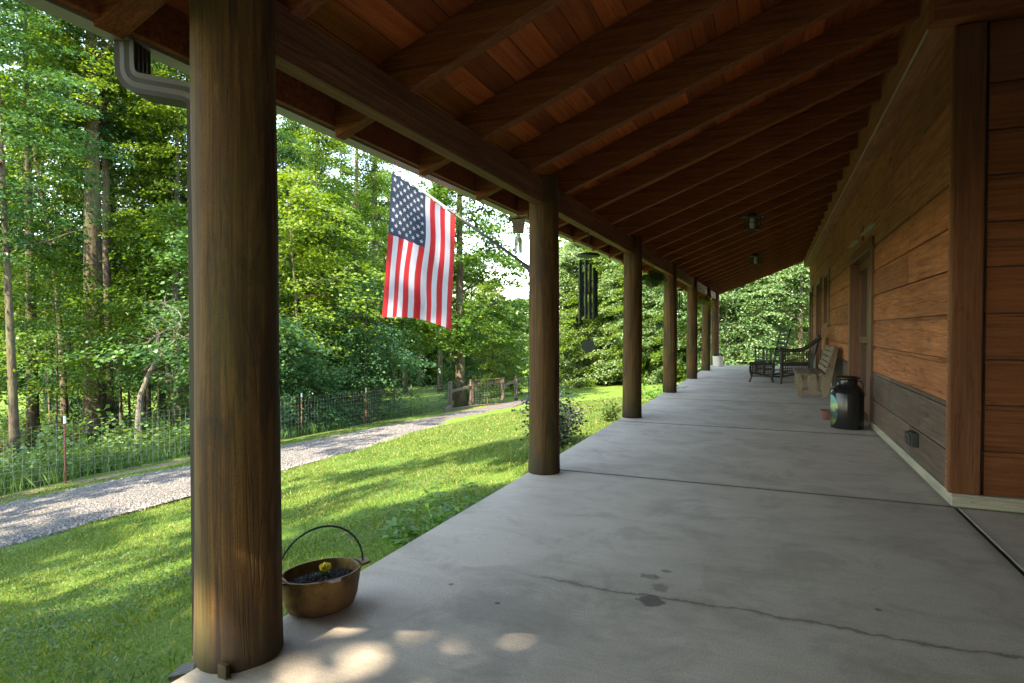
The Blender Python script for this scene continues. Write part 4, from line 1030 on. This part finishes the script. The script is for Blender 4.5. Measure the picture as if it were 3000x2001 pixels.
def tree(kname, px, Z, label, s=1.0, rz=None, group=None, cat='tree', xy=None, tilt=(0, 0), crown=True, sz=None, name=None, wide=1.0):
    x, y = xy if xy else at(px, Z)
    z = float(gz(x, y)); t = thing(name or 'tree', label, cat, (x, y, z-.05), random.uniform(0, 6.28) if rz is None else rz, group)
    t.rotation_euler[0], t.rotation_euler[1] = tilt
    me, cr = KINDS[kname]
    a = obj('trunk', me, t); b = obj('crown', cr, t) if crown else None
    sc = (s, s, s if sz is None else sz); t.scale = (s*wide, s*wide, sc[2])
    return t

# --- single trunks that read on their own in the left wood
def bare_trunk(px, Z, h, r, label, lean=(0, 0), bark='bark', nb=10, b0=.5, br=1.6, seed=1, kn=None, bend=.2, cz=0, cs=1.0, name='tree', cat='tree', group=None):
    x, y = at(px, Z); z = float(gz(x, y))
    t = thing(name, label, cat, (x, y, z-.08), 0, group)
    mb, tips = trunk_mesh(h, r, seed, lean, nb, b0, br, bend)
    mb.build('trunk', M[bark], t, smooth=False); t.children[0].data.polygons.foreach_set('use_smooth', [True]*len(mb.f))
    if kn:
        o = obj('crown', KINDS[kn][1], t, (lean[0]*.5, lean[1]*.5, cz)); o.scale = (cs, cs, cs); o.rotation_euler[2] = seed*1.7
    return t
bare_trunk(216, 20.5, 20, .36, 'thickest brown trunk in the left wood, rising behind the wire fence', nb=16, b0=.55, br=3.2, seed=11, kn='tallC', bend=.05, cz=4.2, name='large_tree', bark='barkred')
bare_trunk(246, 21.6, 18, .19, 'straight dark trunk pressed against the right side of the thickest trunk', nb=10, b0=.55, br=2.4, seed=12, kn='tallB', bend=.05, cz=5)
bare_trunk(72, 20, 17, .19, 'greyish straight trunk left of the thickest trunk in the wood', nb=12, b0=.5, br=2.6, seed=13, kn='tallA', bend=.10, cz=3.5, bark='barkred')
bare_trunk(30, 15.5, 13, .115, 'slim curving trunk at the left edge of the wood', lean=(-1.4, .2), nb=10, b0=.4, br=2., seed=14, kn='tallB', bend=.3, cz=1.5, cs=.85)
bare_trunk(146, 22, 14, .13, 'slanting trunk between the greyish trunk and the thickest trunk', lean=(-3.2, .3), nb=10, b0=.4, br=2, seed=15, kn='tallA', cz=1.2, cs=.85)
bare_trunk(158, 25, 15, .12, 'thin upright trunk just left of the thickest trunk', nb=10, b0=.35, br=2, seed=16, kn='tallB', cz=1)
bare_trunk(408, 22.5, 15, .17, 'pale mossy trunk partly hidden left of the nearest porch post', bark='barkpale', nb=10, b0=.5, br=2, seed=17, kn='tallA', bend=.08, cz=2)
bare_trunk(424, 24, 14, .14, 'dark trunk beside the pale mossy one near the porch post', nb=9, b0=.5, br=2, seed=18, kn='tallB', bend=.1, cz=2)
bare_trunk(338, 26, 12, .12, 'dark olive trunk right of the thickest trunk', nb=8, b0=.4, br=2, seed=19, kn='tallB', bend=.2, cz=1)
bare_trunk(862, 38, 22, .32, 'tall light brown trunk seen beside the flag through the leaves', bark='barkpale', nb=14, b0=.5, br=3.5, seed=20, kn='tallC', bend=.1, cz=4, name='large_tree')
bare_trunk(1056, 29.5, 16, .26, 'dark leafy tree standing behind the wooden gate posts', nb=12, b0=.25, br=3.0, seed=21, kn='mid', bend=.1, cz=0, cs=1.15)
# leaning dead birch
def birch():
    x, y = at(314, 17.2); z = float(gz(x, y)); t = thing('dead_tree', 'leaning pale lichen covered dead tree with bare twisted twigs behind the fence', 'tree', (x, y, z-.05))
    rs = random.Random(4); m = MB(); P = [Vector((0, 0, 0)), Vector((.04, 0, .9)), Vector((.12, 0, 1.6)), Vector((.38, .1, 2.3)), Vector((.75, .2, 2.8)), Vector((1.15, .3, 3.2)), Vector((1.35, .35, 3.7))]
    m.tube(P, [.11, .095, .085, .075, .055, .035, .015], 10)
    def br(p, d, L, r, lev):
        q = [p]; 
        for j in range(5): d = (d+Vector((rs.gauss(0, .35), rs.gauss(0, .35), rs.gauss(0, .3)))).normalized(); q.append(q[-1]+d*L/5)
        m.tube(q, [r*(1-j/6) for j in range(6)], 5, cap=False)
        if lev:
            for j in (2, 3, 4, 5):
                for _ in range(2): br(q[j], (d+Vector((rs.gauss(0, .8), rs.gauss(0, .8), rs.gauss(0, .6)))).normalized(), L*.5, r*.5, lev-1)
    for k in range(3, 7):
        for _ in range(3): br(P[k], Vector((rs.gauss(.2, .8), rs.gauss(0, .5), rs.uniform(-.1, 1))).normalized(), 1.1, .022, 1)
    m.build('trunk', M['barkpale'], t)
birch()
# young stems
SAP = [(112, 24, 'thin stem leaning beside the slanting trunk'), (275, 24, 'first thin stem right of the thickest trunk'), (296, 27, 'thin stem midway between the thickest trunk and the dead tree'), (330, 22, 'thin dark stem just right of the dead tree base'),
       (362, 25, 'thin stem between the dead tree and the pale mossy trunk'), (388, 28, 'thin far stem close left of the pale mossy trunk'), (700, 25, 'thin stem just right of the nearest porch post'), (735, 29, 'thin stem second from the nearest porch post'), (1040, 36, 'thin stem behind the wooden gate posts'), (905, 31, 'thin stem below the flag')]
for i, (px, Z, lb) in enumerate(SAP):
    bare_trunk(px, Z, random.uniform(7, 9), random.uniform(.045, .075), lb, lean=(random.uniform(-1, 1), 0), nb=8, b0=.3, br=1.1, seed=40+i, kn='sapling', cz=.3, name='sapling', cat='young tree', group='young stems in the wood')
# leafy understory trees whose low sprays hang in front of the trunks
UND = [(-120, 17, 'under', 1.0, 'leafy young tree past the left edge by the fence'), (20, 19, 'underB', 1.15, 'low leafy tree with drooping sprays at the far left'), (125, 17.8, 'under', .85, 'leafy young tree with sprays crossing the greyish trunk'),
       (275, 24, 'underB', 1.4, 'bushy young tree behind the thickest trunk'), (390, 20, 'under', 1.1, 'bright leafy tree over the dead tree'), (470, 18, 'underB', 1.2, 'leafy tree mostly behind the nearest porch post'),
       (680, 20.5, 'under', 1.25, 'bright leafy tree just right of the nearest porch post'), (760, 24, 'mid', .75, 'dense leafy tree between the nearest post and the flag'), (835, 22.5, 'underB', 1.0, 'low leafy tree below and left of the flag'),
       (890, 60, 'wallB', 1.3, 'dense dark tree directly behind the flag'), (985, 64, 'wallB', 1.3, 'spreading leafy tree right below the flag'), (1080, 60, 'wallB', 1.05, 'rounded leafy tree whose edge meets the sky gap'), (1130, 38, 'wallB', .62, 'small tree at the foot of the sky gap')]
for px, Z, k, s, lb in UND: tree(k, px, Z, lb, s, group='leafy trees along the fence')
# tall trees closing the left wood
TALL = [(-230, 22, 'tallA', 'tall leafy tree beyond the left edge of the wood'), (-40, 25, 'tallB', 'tall tree deep at the far left'), (110, 28, 'tallA', 'tall leafy tree behind the greyish trunk'), (260, 30, 'tallC', 'tall leafy tree behind the thickest trunk'), (370, 27, 'tallA', 'tall tree left of the nearest porch post'),
        (672, 33, 'tallA', 'tall tree close right of the nearest post whose top reaches the eave'), (690, 40, 'tallC', 'tall tree filling the gap right of the nearest post'), (790, 43, 'tallB', 'tall cool green tree filling the canopy above the fence'), (870, 50, 'tallC', 'tall tree high behind the flag pole tip'),
        (640, 50, 'tallC', 'far tall tree just behind the right side of the nearest post'), (712, 54, 'tallC', 'far tall tree third from the nearest post'), (775, 52, 'tallA', 'far tall tree over the middle of the fence'), (838, 56, 'tallC', 'far tall tree above the left side of the flag'), (905, 56, 'tallA', 'far tall tree above the flag pole'), (965, 58, 'tallC', 'far tall tree under the eave right of the flag pole tip'),
        (520, 24, 'tallA', 'tall tree hidden behind the nearest porch post'), (650, 27, 'tallB', 'tall cool green tree right of the nearest post'), (735, 30, 'tallA', 'tall bright tree above the fence left of the flag'), (820, 35, 'tallC', 'tall tree behind the left edge of the flag'), (930, 48, 'tallB', 'tall tree behind the flag stripes'), (1010, 50, 'tallA', 'tall sunlit tree to the right of the flag pole')]
for px, Z, k, lb in TALL: tree(k, px, Z, lb, random.uniform(.92, 1.05)*(1.25 if Z > 45 else 1.1 if Z > 38 else 1), group='tall trees in the wood', sz=(.84 if px > 600 and Z < 32 else 1.0))
# tree wall across the lawn, between and beyond the posts
WALL = [(1325, 44, 'wall', 1.12, 'pale sunlit tree at the left end of the far tree wall'), (1395, 42, 'wallB', .95, 'leafy tree behind the green wind chime'), (1455, 40, 'wall', 1.05, 'pale tree seen behind the third porch post'), (1345, 52, 'wallB', 1.15, 'taller tree rising behind the far tree wall'),
        (1500, 37, 'wallB', .8, 'green tree between the third and fourth posts'), (1552, 35, 'wall', .9, 'pale tree between the fourth and fifth posts'), (1605, 33, 'wallB', .75, 'green tree between the fifth and sixth posts'), (1430, 50, 'wallB', 1.2, 'tall tree behind the third post'), (1540, 46, 'wallB', 1.1, 'tall tree behind the fourth post')]
for px, Z, k, s, lb in WALL: tree(k, px, Z, lb, s, group='trees across the lawn')
ENDT = [(1668, 30, 'pale', 1.0, 'pale leafy tree just right of the last porch post'), (1748, 31, 'pale', 1.15, 'pale layered tree at the end of the porch behind the rocking chair'), (1838, 29, 'pale', 1.05, 'pale layered tree touching the far corner of the house'),
        (1710, 36, 'wallB', .85, 'darker green tree behind the pale layered trees'), (1800, 38, 'wallB', .95, 'dark tree high behind the rocking chair'), (1890, 36, 'wallB', 1.0, 'dark tree behind the far house corner')]
for px, Z, k, s, lb in ENDT: tree(k, px, Z, lb, s, group='trees past the porch end')
BSH = [(665, 19.5, .8, 'leafy bush at the fence just right of the nearest post'), (715, 22, 1.0, 'rounded bush behind the fence left of the flag'), (775, 23.5, .95, 'dense bush behind the fence below the left of the flag'), (835, 25, 1.0, 'dense dark bush behind the fence below the flag'), 
       (560, 19, .9, 'bush hidden behind the nearest post'), (330, 27, .9, 'bush deep in the wood left of the mossy trunk'), (180, 26, .8, 'bush deep in the wood behind the thickest trunk'), (1062, 30.5, .62, 'dark bush around the foot of the gate tree')]
for px, Z, s_, lb in BSH: tree('bush', px, Z, lb, s_, group='bushes behind the fence', cat='bush', name='bush')
# trees behind and beside the viewpoint: they shade the lawn
DSH = [(-.2, -6.4, 'added unseen dense tree just behind the porch end, shading the slab'), (2.6, -6.2, 'added unseen dense tree behind the added back wall'), (7.4, -6.2, 'added unseen dense tree behind the added side wall')]  # unseen dense trees added to shade the slab and dim light from behind
for x, y, lb in DSH: tree('shadeD', 0, 0, lb, 1.0, xy=(x, y), group='trees that shade the lawn')
SHD = [(-5.3, -10.6, .9, 'slender tree between the porch end and the drive behind the viewpoint'), (-6.6, -7.8, 1.0, 'tall tree on the lawn behind the viewpoint'), (-13.8, -3.5, .95, 'tall tree by the road behind the viewpoint'), (-11.0, -13, 1.1, 'taller tree farther behind by the road'), (-6.4, -13.5, .95, 'tall tree close to the porch behind the viewpoint'), (-14.4, 2.2, .9, 'tall tree just past the left edge of the picture'), (-17.5, -8, 1.05, 'tall tree beyond the road behind the viewpoint'), (-15.5, -16, 1.15, 'tallest tree far behind by the road')]
for x, y, s, lb in SHD: tree('shadeA', 0, 0, lb, s, xy=(x, y), group='trees that shade the lawn')

# far wood: one mass of foliage beyond the fields
def far_wood():
    rng = np.random.default_rng(21); V = []
    def crown(x, y, h, r, n, ls, seed):
        v = crown_verts(h, r, .0, n, 26, ls, seed, .3, 'bush', spr=(.9, 1.9)); v = v+np.array([x, y, float(gz(x, y))]); V.append(v)
    k = 0
    for px in np.linspace(-700, 1120, 34):
        for Z in ((rng.uniform(52, 60), rng.uniform(66, 78)) if px < 760 else (rng.uniform(70, 76), rng.uniform(80, 90))):
            x, y = at(px+rng.uniform(-25, 25), Z); crown(x, y, rng.uniform(11, 17)*(1 if px < 1000 else .62), rng.uniform(3.8, 5.2), 110, .5, 100+k); k += 1
    for px in np.linspace(1080, 1330, 12):
        x, y = at(px, rng.uniform(88, 104)); crown(x, y, rng.uniform(8.2, 10.5), rng.uniform(3.5, 5), 110, .5, 200+k); k += 1
    for px in np.linspace(1290, 2200, 16):
        x, y = at(px, rng.uniform(52, 62)); crown(x, y, rng.uniform(11, 16), rng.uniform(4, 5.5), 110, .5, 300+k); k += 1
    o = obj('far_wood', quads_mesh('far_wood', np.concatenate(V), M['leaf'])); tag(o, kind='stuff')
far_wood()

# undergrowth on the wood's edge and forest floor
def undergrowth():
    rng = np.random.default_rng(31); N = 5200
    y = rng.uniform(-1, 24, N); x = -np.interp(y, [0, 14, 18, 24], [12.95, 13.4, 13.6, 14.0])-rng.exponential(2.3, N)
    keep = (y < 15.5) | (rng.uniform(0, 1, N) < .25) ; x = x[keep]; y = y[keep]; N = len(x)
    lum = .5+.5*np.sin(x*1.9+y*.7)*np.sin(y*1.3+1); hgt = np.clip(rng.gamma(2.0, .12, N)*(0.5+lum), .06, 1.0)*(np.abs(x+13.6) < 2.2)*1.0+.10
    nl = 15; idx = np.repeat(np.arange(N), nl); k = len(idx)
    P = np.stack([x[idx]+rng.normal(0, .12, k), y[idx]+rng.normal(0, .12, k), gz(x[idx], y[idx])+rng.uniform(0, 1, k)*hgt[idx]], 1)
    V = leaf_quads(P, rng.uniform(.05, .12, k), tilt=.6, rng=rng)
    N2 = 4200; y2 = rng.uniform(-2, 18, N2); x2 = -14-rng.uniform(0, 1, N2)**.8*24; lum2 = np.sin(x2*.7+y2*.5)+np.sin(y2*.9-x2*.35+1); q = lum2 > -.1; x2 = x2[q]; y2 = y2[q]; lum2 = lum2[q]; N2 = len(x2)
    idx = np.repeat(np.arange(N2), 22); k = len(idx); hh = (.25+.4*np.clip(lum2, 0, 2))[idx]
    P2 = np.stack([x2[idx]+rng.normal(0, .32, k), y2[idx]+rng.normal(0, .32, k), gz(x2[idx], y2[idx])+rng.uniform(0, 1, k)**.7*hh*1.6], 1)
    V = np.concatenate([V, leaf_quads(P2, rng.uniform(.09, .17, k), tilt=.6, rng=rng)])
    tag(obj('undergrowth', quads_mesh('undergrowth', V, M['under'])), kind='stuff')
undergrowth()
def weeds():          # tall narrow grass clumps on the fence line
    rng = np.random.default_rng(33); N = 7500; y = rng.uniform(1, 17, N); x = -np.interp(y, [0, 14, 18, 24], [12.5, 13.1, 13.3, 13.7])+rng.normal(-.25, .28, N)
    dens = np.sin(y*2.1)+np.sin(y*.8+2)+rng.normal(0, .7, N); x = x[dens > -.2]; y = y[dens > -.2]; N = len(x); L = rng.uniform(.10, .42, N)
    z = gz(x, y); D = np.stack([rng.normal(0, .3, N), rng.normal(0, .3, N), np.ones(N)], 1)
    P = np.stack([x, y, z+L*.45], 1); V = leaf_quads(P, L, D=D, tilt=.8, wid=.035, rng=rng)
    tag(obj('weeds', quads_mesh('weeds', V, M['under'])), kind='stuff')
weeds()
# lawn grass: blades and clover, thinning with distance
def grass():
    rng = np.random.default_rng(41); N = 480000
    u = rng.uniform(0, 1, N); y = .2+22*u**1.7; x = -1.93-rng.uniform(0, 1, N)**.9*6.6
    rn = np.interp(y, RY, RN); ok = x > rn+.02+.05*np.sin(y*7); x = x[ok]; y = y[ok]
    y2 = 3+16*rng.uniform(0, 1, 45000)**1.3; rf = np.interp(y2, RY, RF); x2 = rf-.0-rng.uniform(0, 1, 45000)*.95
    x = np.concatenate([x, x2]); y = np.concatenate([y, y2])
    bare = np.sin(x*1.1+2)*np.sin(y*.9+.5)+.6*np.sin(x*2.7-y*1.9)+.35*np.sin(x*6.1+y*4.3); ok = (bare < .85) | (rng.uniform(0, 1, len(x)) < .22); ok &= ~((x > -2.12) & (rng.uniform(0, 1, len(x)) < .55)); x = x[ok]; y = y[ok]; N = len(x)
    cl = np.sin(x*3.1+y*1.7)*np.sin(x*1.3-y*2.3)+np.sin(x*7+y*5)*.4; L = (.016+.007*cl+rng.gamma(2, .0055, N))*(1+.05*y); L = np.clip(L, .01, .09)
    z = gz(x, y)+(np.sin(x*1.7+y*.6)+np.sin(x*.9-y*1.3+2))*.012*(x < -2.4) + (np.sin(x*.31+1)*np.sin(y*.27))*.05*(x < -2.4)
    D = np.stack([rng.normal(0, .55, N), rng.normal(0, .55, N), np.ones(N)*.9], 1); P = np.stack([x, y, z+L*.38], 1)
    V = leaf_quads(P, L*1.1, D=D, tilt=1.0, wid=.06, rng=rng)
    w_ = (V[:, 1]-V[:, 3]); V[:, 1] += w_*(.02*y/6)[:, None]*4; V[:, 3] -= w_*(.02*y/6)[:, None]*4
    tag(obj('lawn_grass', quads_mesh('lawn_grass', V, M['grass'])), kind='stuff')
    N = 110000; u = rng.uniform(0, 1, N); y = .3+13*u**1.5; x = -1.95-rng.uniform(0, 1, N)*6.1; pt = np.sin(x*2.3+1)*np.sin(y*1.9)+rng.normal(0, .5, N); ok = (pt > .15) & (x > np.interp(y, RY, RN)+.05); x = x[ok]; y = y[ok]; N = len(x)
    z = gz(x, y)+(np.sin(x*1.7+y*.6)+np.sin(x*.9-y*1.3+2))*.012*(x < -2.4)+ (np.sin(x*.31+1)*np.sin(y*.27))*.05*(x < -2.4)+rng.uniform(.012, .04, N)
    V = leaf_quads(np.stack([x, y, z], 1), rng.uniform(.011, .026, N), droop=0, tilt=.35, wid=.42, rng=rng)
    tag(obj('clover', quads_mesh('clover', V, M['under'])), kind='stuff')
grass()

# shrubs beside the slab
def shrub(x, y, r, h, n, ls, label, mat='shrub', seed=1, name='shrub', z=None):
    z = float(gz(x, y)) if z is None else z; t = thing(name, label, 'shrub', (x, y, z-.02)); rs = random.Random(seed); rng = np.random.default_rng(seed)
    m = MB(); ends = []
    for k in range(16):
        a = rs.uniform(0, 6.28); q = [Vector((0, 0, 0))]; d = Vector((math.cos(a)*rs.uniform(.2, 1), math.sin(a)*rs.uniform(.2, 1), 1.0)).normalized()
        for j in range(6): d = (d+Vector((rs.gauss(0, .2), rs.gauss(0, .2), rs.gauss(0, .1)))).normalized(); q.append(q[-1]+Vector((d.x*r/3.6, d.y*r/3.6, d.z*h/6.0)))
        m.tube(q, [.009*(1-j/8) for j in range(7)], 5); ends += q[2:]
    m.build('stem', M['bark'], t)
    E_ = np.array([tuple(e) for e in ends]); idx = rng.integers(0, len(E_), n)
    P = E_[idx]+rng.normal(0, 1, (n, 3))*np.array([r*.22, r*.22, h*.12]); P[:, 2] = np.clip(P[:, 2], .03, None)
    obj('foliage', quads_mesh('foliage', leaf_quads(P, rng.uniform(.6, 1.2, n)*ls, tilt=.6, rng=rng), M[mat]), t)
shrub(-2.44, 7.0, .36, .64, 2900, .048, 'dark leafy shrub with small purplish leaves behind the second porch post', seed=3)
shrub(-2.15, 12.9, .42, .40, 900, .06, 'small bright green shrub by the slab near the fourth post', 'bigleaf', 5)
shrub(-2.30, 9.3, .22, .38, 500, .05, 'small green shrub against the third post', 'under', 6)
def plant():
    x, y = -2.06, 3.42; z = float(gz(x, y)); t = thing('leafy_plant', 'low garden plant with long bright green leaves at the slab edge', 'plant', (x, y, z-.01)); rs = random.Random(8); st = MB(); C = []; D = []; L = []
    for k in range(34):
        bx, by = rs.uniform(-.16, .16), rs.uniform(-.42, .50); h = rs.uniform(.08, .24)*(1 if by < .2 else 1.3); a = rs.uniform(0, 6.28); tip = Vector((bx+math.cos(a)*.06, by+math.sin(a)*.06, h))
        st.tube([(bx, by, 0), (bx+.01, by, h*.5), tip], [.0035, .003, .002], 5)
        for j in range(rs.randint(5, 9)):
            b = rs.uniform(0, 6.28); q = rs.uniform(.35, 1); l = rs.uniform(.06, .11); C.append((tip.x*q+bx*(1-q)+math.cos(b)*l*.45, tip.y*q+by*(1-q)+math.sin(b)*l*.45, h*q+.012)); D.append((math.cos(b), math.sin(b), rs.uniform(-.2, .5))); L.append(l)
    st.build('stem', M['bigleaf'], t); obj('leaves', quads_mesh('leaves', leaf_quads(np.array(C), np.array(L), D=np.array(D), tilt=.3, wid=.17), M['bigleaf']), t)
plant()

# ---------------------------------------------------------------- wire fence, wooden posts and gate
FP = [(-12.5, .4), (-12.5, 3.9), (-12.55, 7.43), (-12.85, 11.0), (-13.1, 14.5), (-13.25, 17.9), (-13.6, 21.4)]
WP = [(-13.3, 24.2), (-12.93, 25.5)]; WP2 = [(-11.95, 27.0), (-11.75, 28.2)]
def fence():
    t = thing('wire_fence', 'square mesh wire fence on rusty red steel posts along the gravel road', 'fence', (0, 0, 0))
    for i, (x, y) in enumerate(FP):
        z = float(gz(x, y)); m = MB(); m.beam((x, y, z-.2), (x, y, z+1.16), .032, .006, (0, 1, 0)); m.beam((x, y+.012, z-.2), (x, y+.012, z+1.16), .006, .024, (0, 1, 0))
        for k in range(18): m.box(x-.009, x+.009, y-.009, y-.003, z+.1+k*.06, z+.118+k*.06)
        o = m.build('fence_post', M['tpost'], t)
        c = MB(); c.box(x-.018, x+.018, y-.006, y+.026, z+1.161, z+1.30); c.build('post_tip', M['tposttop'], o)
    P = FP+[WP[0]]; m = MB(); r = .0038
    def top(x, y): return float(gz(x, y))
    tot = []
    for (x0, y0), (x1, y1) in zip(P[:-1], P[1:]):
        L = math.hypot(x1-x0, y1-y0); n = max(1, round(L/.15))
        for k in range(n): tot.append((x0+(x1-x0)*k/n+.012, y0+(y1-y0)*k/n-.0))
    tot.append((P[-1][0]+.012, P[-1][1])); rs = random.Random(2)
    zs = [.03+.128*j for j in range(10)]
    for i, (x, y) in enumerate(tot):
        g = top(x, y); m.beam((x, y, g+.02), (x+rs.uniform(-.006, .006), y+rs.uniform(-.012, .012), g+1.185+rs.uniform(-.006, .006)), r, r)
    for z in zs:
        for a, b in zip(tot[:-1], tot[1:]):
            m.beam((a[0], a[1], top(*a)+z+.008*math.sin(a[1]*1.7+z*4)), (b[0], b[1], top(*b)+z+.008*math.sin(b[1]*1.7+z*4)), r, r)
    m.build('wire_mesh', M['wire'], t)
    for (x, y) in WP:
        z = float(gz(x, y)); m = MB(); m.box(x-.07, x+.07, y-.07, y+.07, z-.2, z+1.32); m.build('wood_post', M['fencewood'], t, bevel=.01)
    (x0, y0), (x1, y1) = WP; z = float(gz(x0, y0)); m = MB(); m.beam((x0, y0+.07, z+.86), (x1, y1-.07, z+.98), .06, .12); m.build('rail', M['fencewood'], t, bevel=.006)
    m = MB(); m.beam((x0+.12, y0-.3, z+.06), (x1+.3, y1+.2, z+.06), .14, .14); m.beam((x0+.12, y0-.75, z+.10), (x0+.16, y0-.25, z+.16), .1, .22); m.build('ground_timber', M['fencewood'], t, bevel=.01)
fence()
def gate():
    t = thing('farm_gate', 'rusty tube gate between wooden posts at the end of the gravel road', 'gate', (0, 0, 0))
    a = Vector((WP[1][0]+.09, WP[1][1]+.06, 0)); b = Vector((WP2[0][0]-.05, WP2[0][1]-.06, 0)); z = float(gz(a.x, a.y))+.08
    m = MB(); up = Vector((0, 0, 1))
    pts = [a+up*z, a+up*(z+1.12), a.lerp(b, .06)+up*(z+1.2), a.lerp(b, .94)+up*(z+1.2), b+up*(z+1.12), b+up*z, a+up*z]
    m.tube(pts, .024, 8); m.tube([a+up*(z+1.0), b+up*(z+1.0)], .016, 6); m.build('frame', M['gatemetal'], t, smooth=True)
    m = MB(); c = a.lerp(b, .5); m.tube([c+up*z, c+up*(z+1.2)], .018, 6); m.build('brace', M['gatemetal'], t)
    m = MB()
    for j in range(9): m.beam(a+up*(z+.1+j*.12), b+up*(z+.1+j*.12), .004, .004)
    for k in range(1, 10): m.beam(a.lerp(b, k/10)+up*z, a.lerp(b, k/10)+up*(z+1.15), .004, .004)
    m.build('wire_mesh', M['wire'], t)
    for (x, y) in WP2:
        zz = float(gz(x, y)); m = MB(); m.box(x-.07, x+.07, y-.07, y+.07, zz-.2, zz+1.3); m.build('gate_post', M['fencewood'], t, bevel=.01)
    (x0, y0), (x1, y1) = WP2; zz = float(gz(x0, y0)); m = MB(); m.beam((x0, y0, zz+.85), (x1, y1, zz+1.05), .06, .12); m.build('rail', M['fencewood'], t)
    for x, y in ((-11.55, 29.4), (-11.2, 30.8)):
        zz = float(gz(x, y)); m = MB(); m.beam((x, y, zz-.1), (x, y, zz+1.2), .035, .035, (0, 1, 0)); m.build('steel_post', M['iron'], t)
gate()
# pale panel gate far across the lawn
def far_gate():
    x, y = at(1286, 44); z = float(gz(x, y)); t = thing('garden_gate', 'small pale grey wire gate far across the lawn beside the tree wall', 'gate', (x, y, z))
    m = MB()
    for k in range(9): m.tube([(k*.16, 0, 0), (k*.16, 0, 1.05)], .012, 5)
    for zz in (.08, 1.0): m.tube([(0, 0, zz), (1.28, 0, zz)], .018, 6)
    m.build('panel', M['wire'], t)
    for k in (-.1, 1.38):
        m = MB(); m.tube([(k, 0, -.1), (k, 0, 1.35)], .035, 8); m.build('gate_post', M['iron'], t)
far_gate()
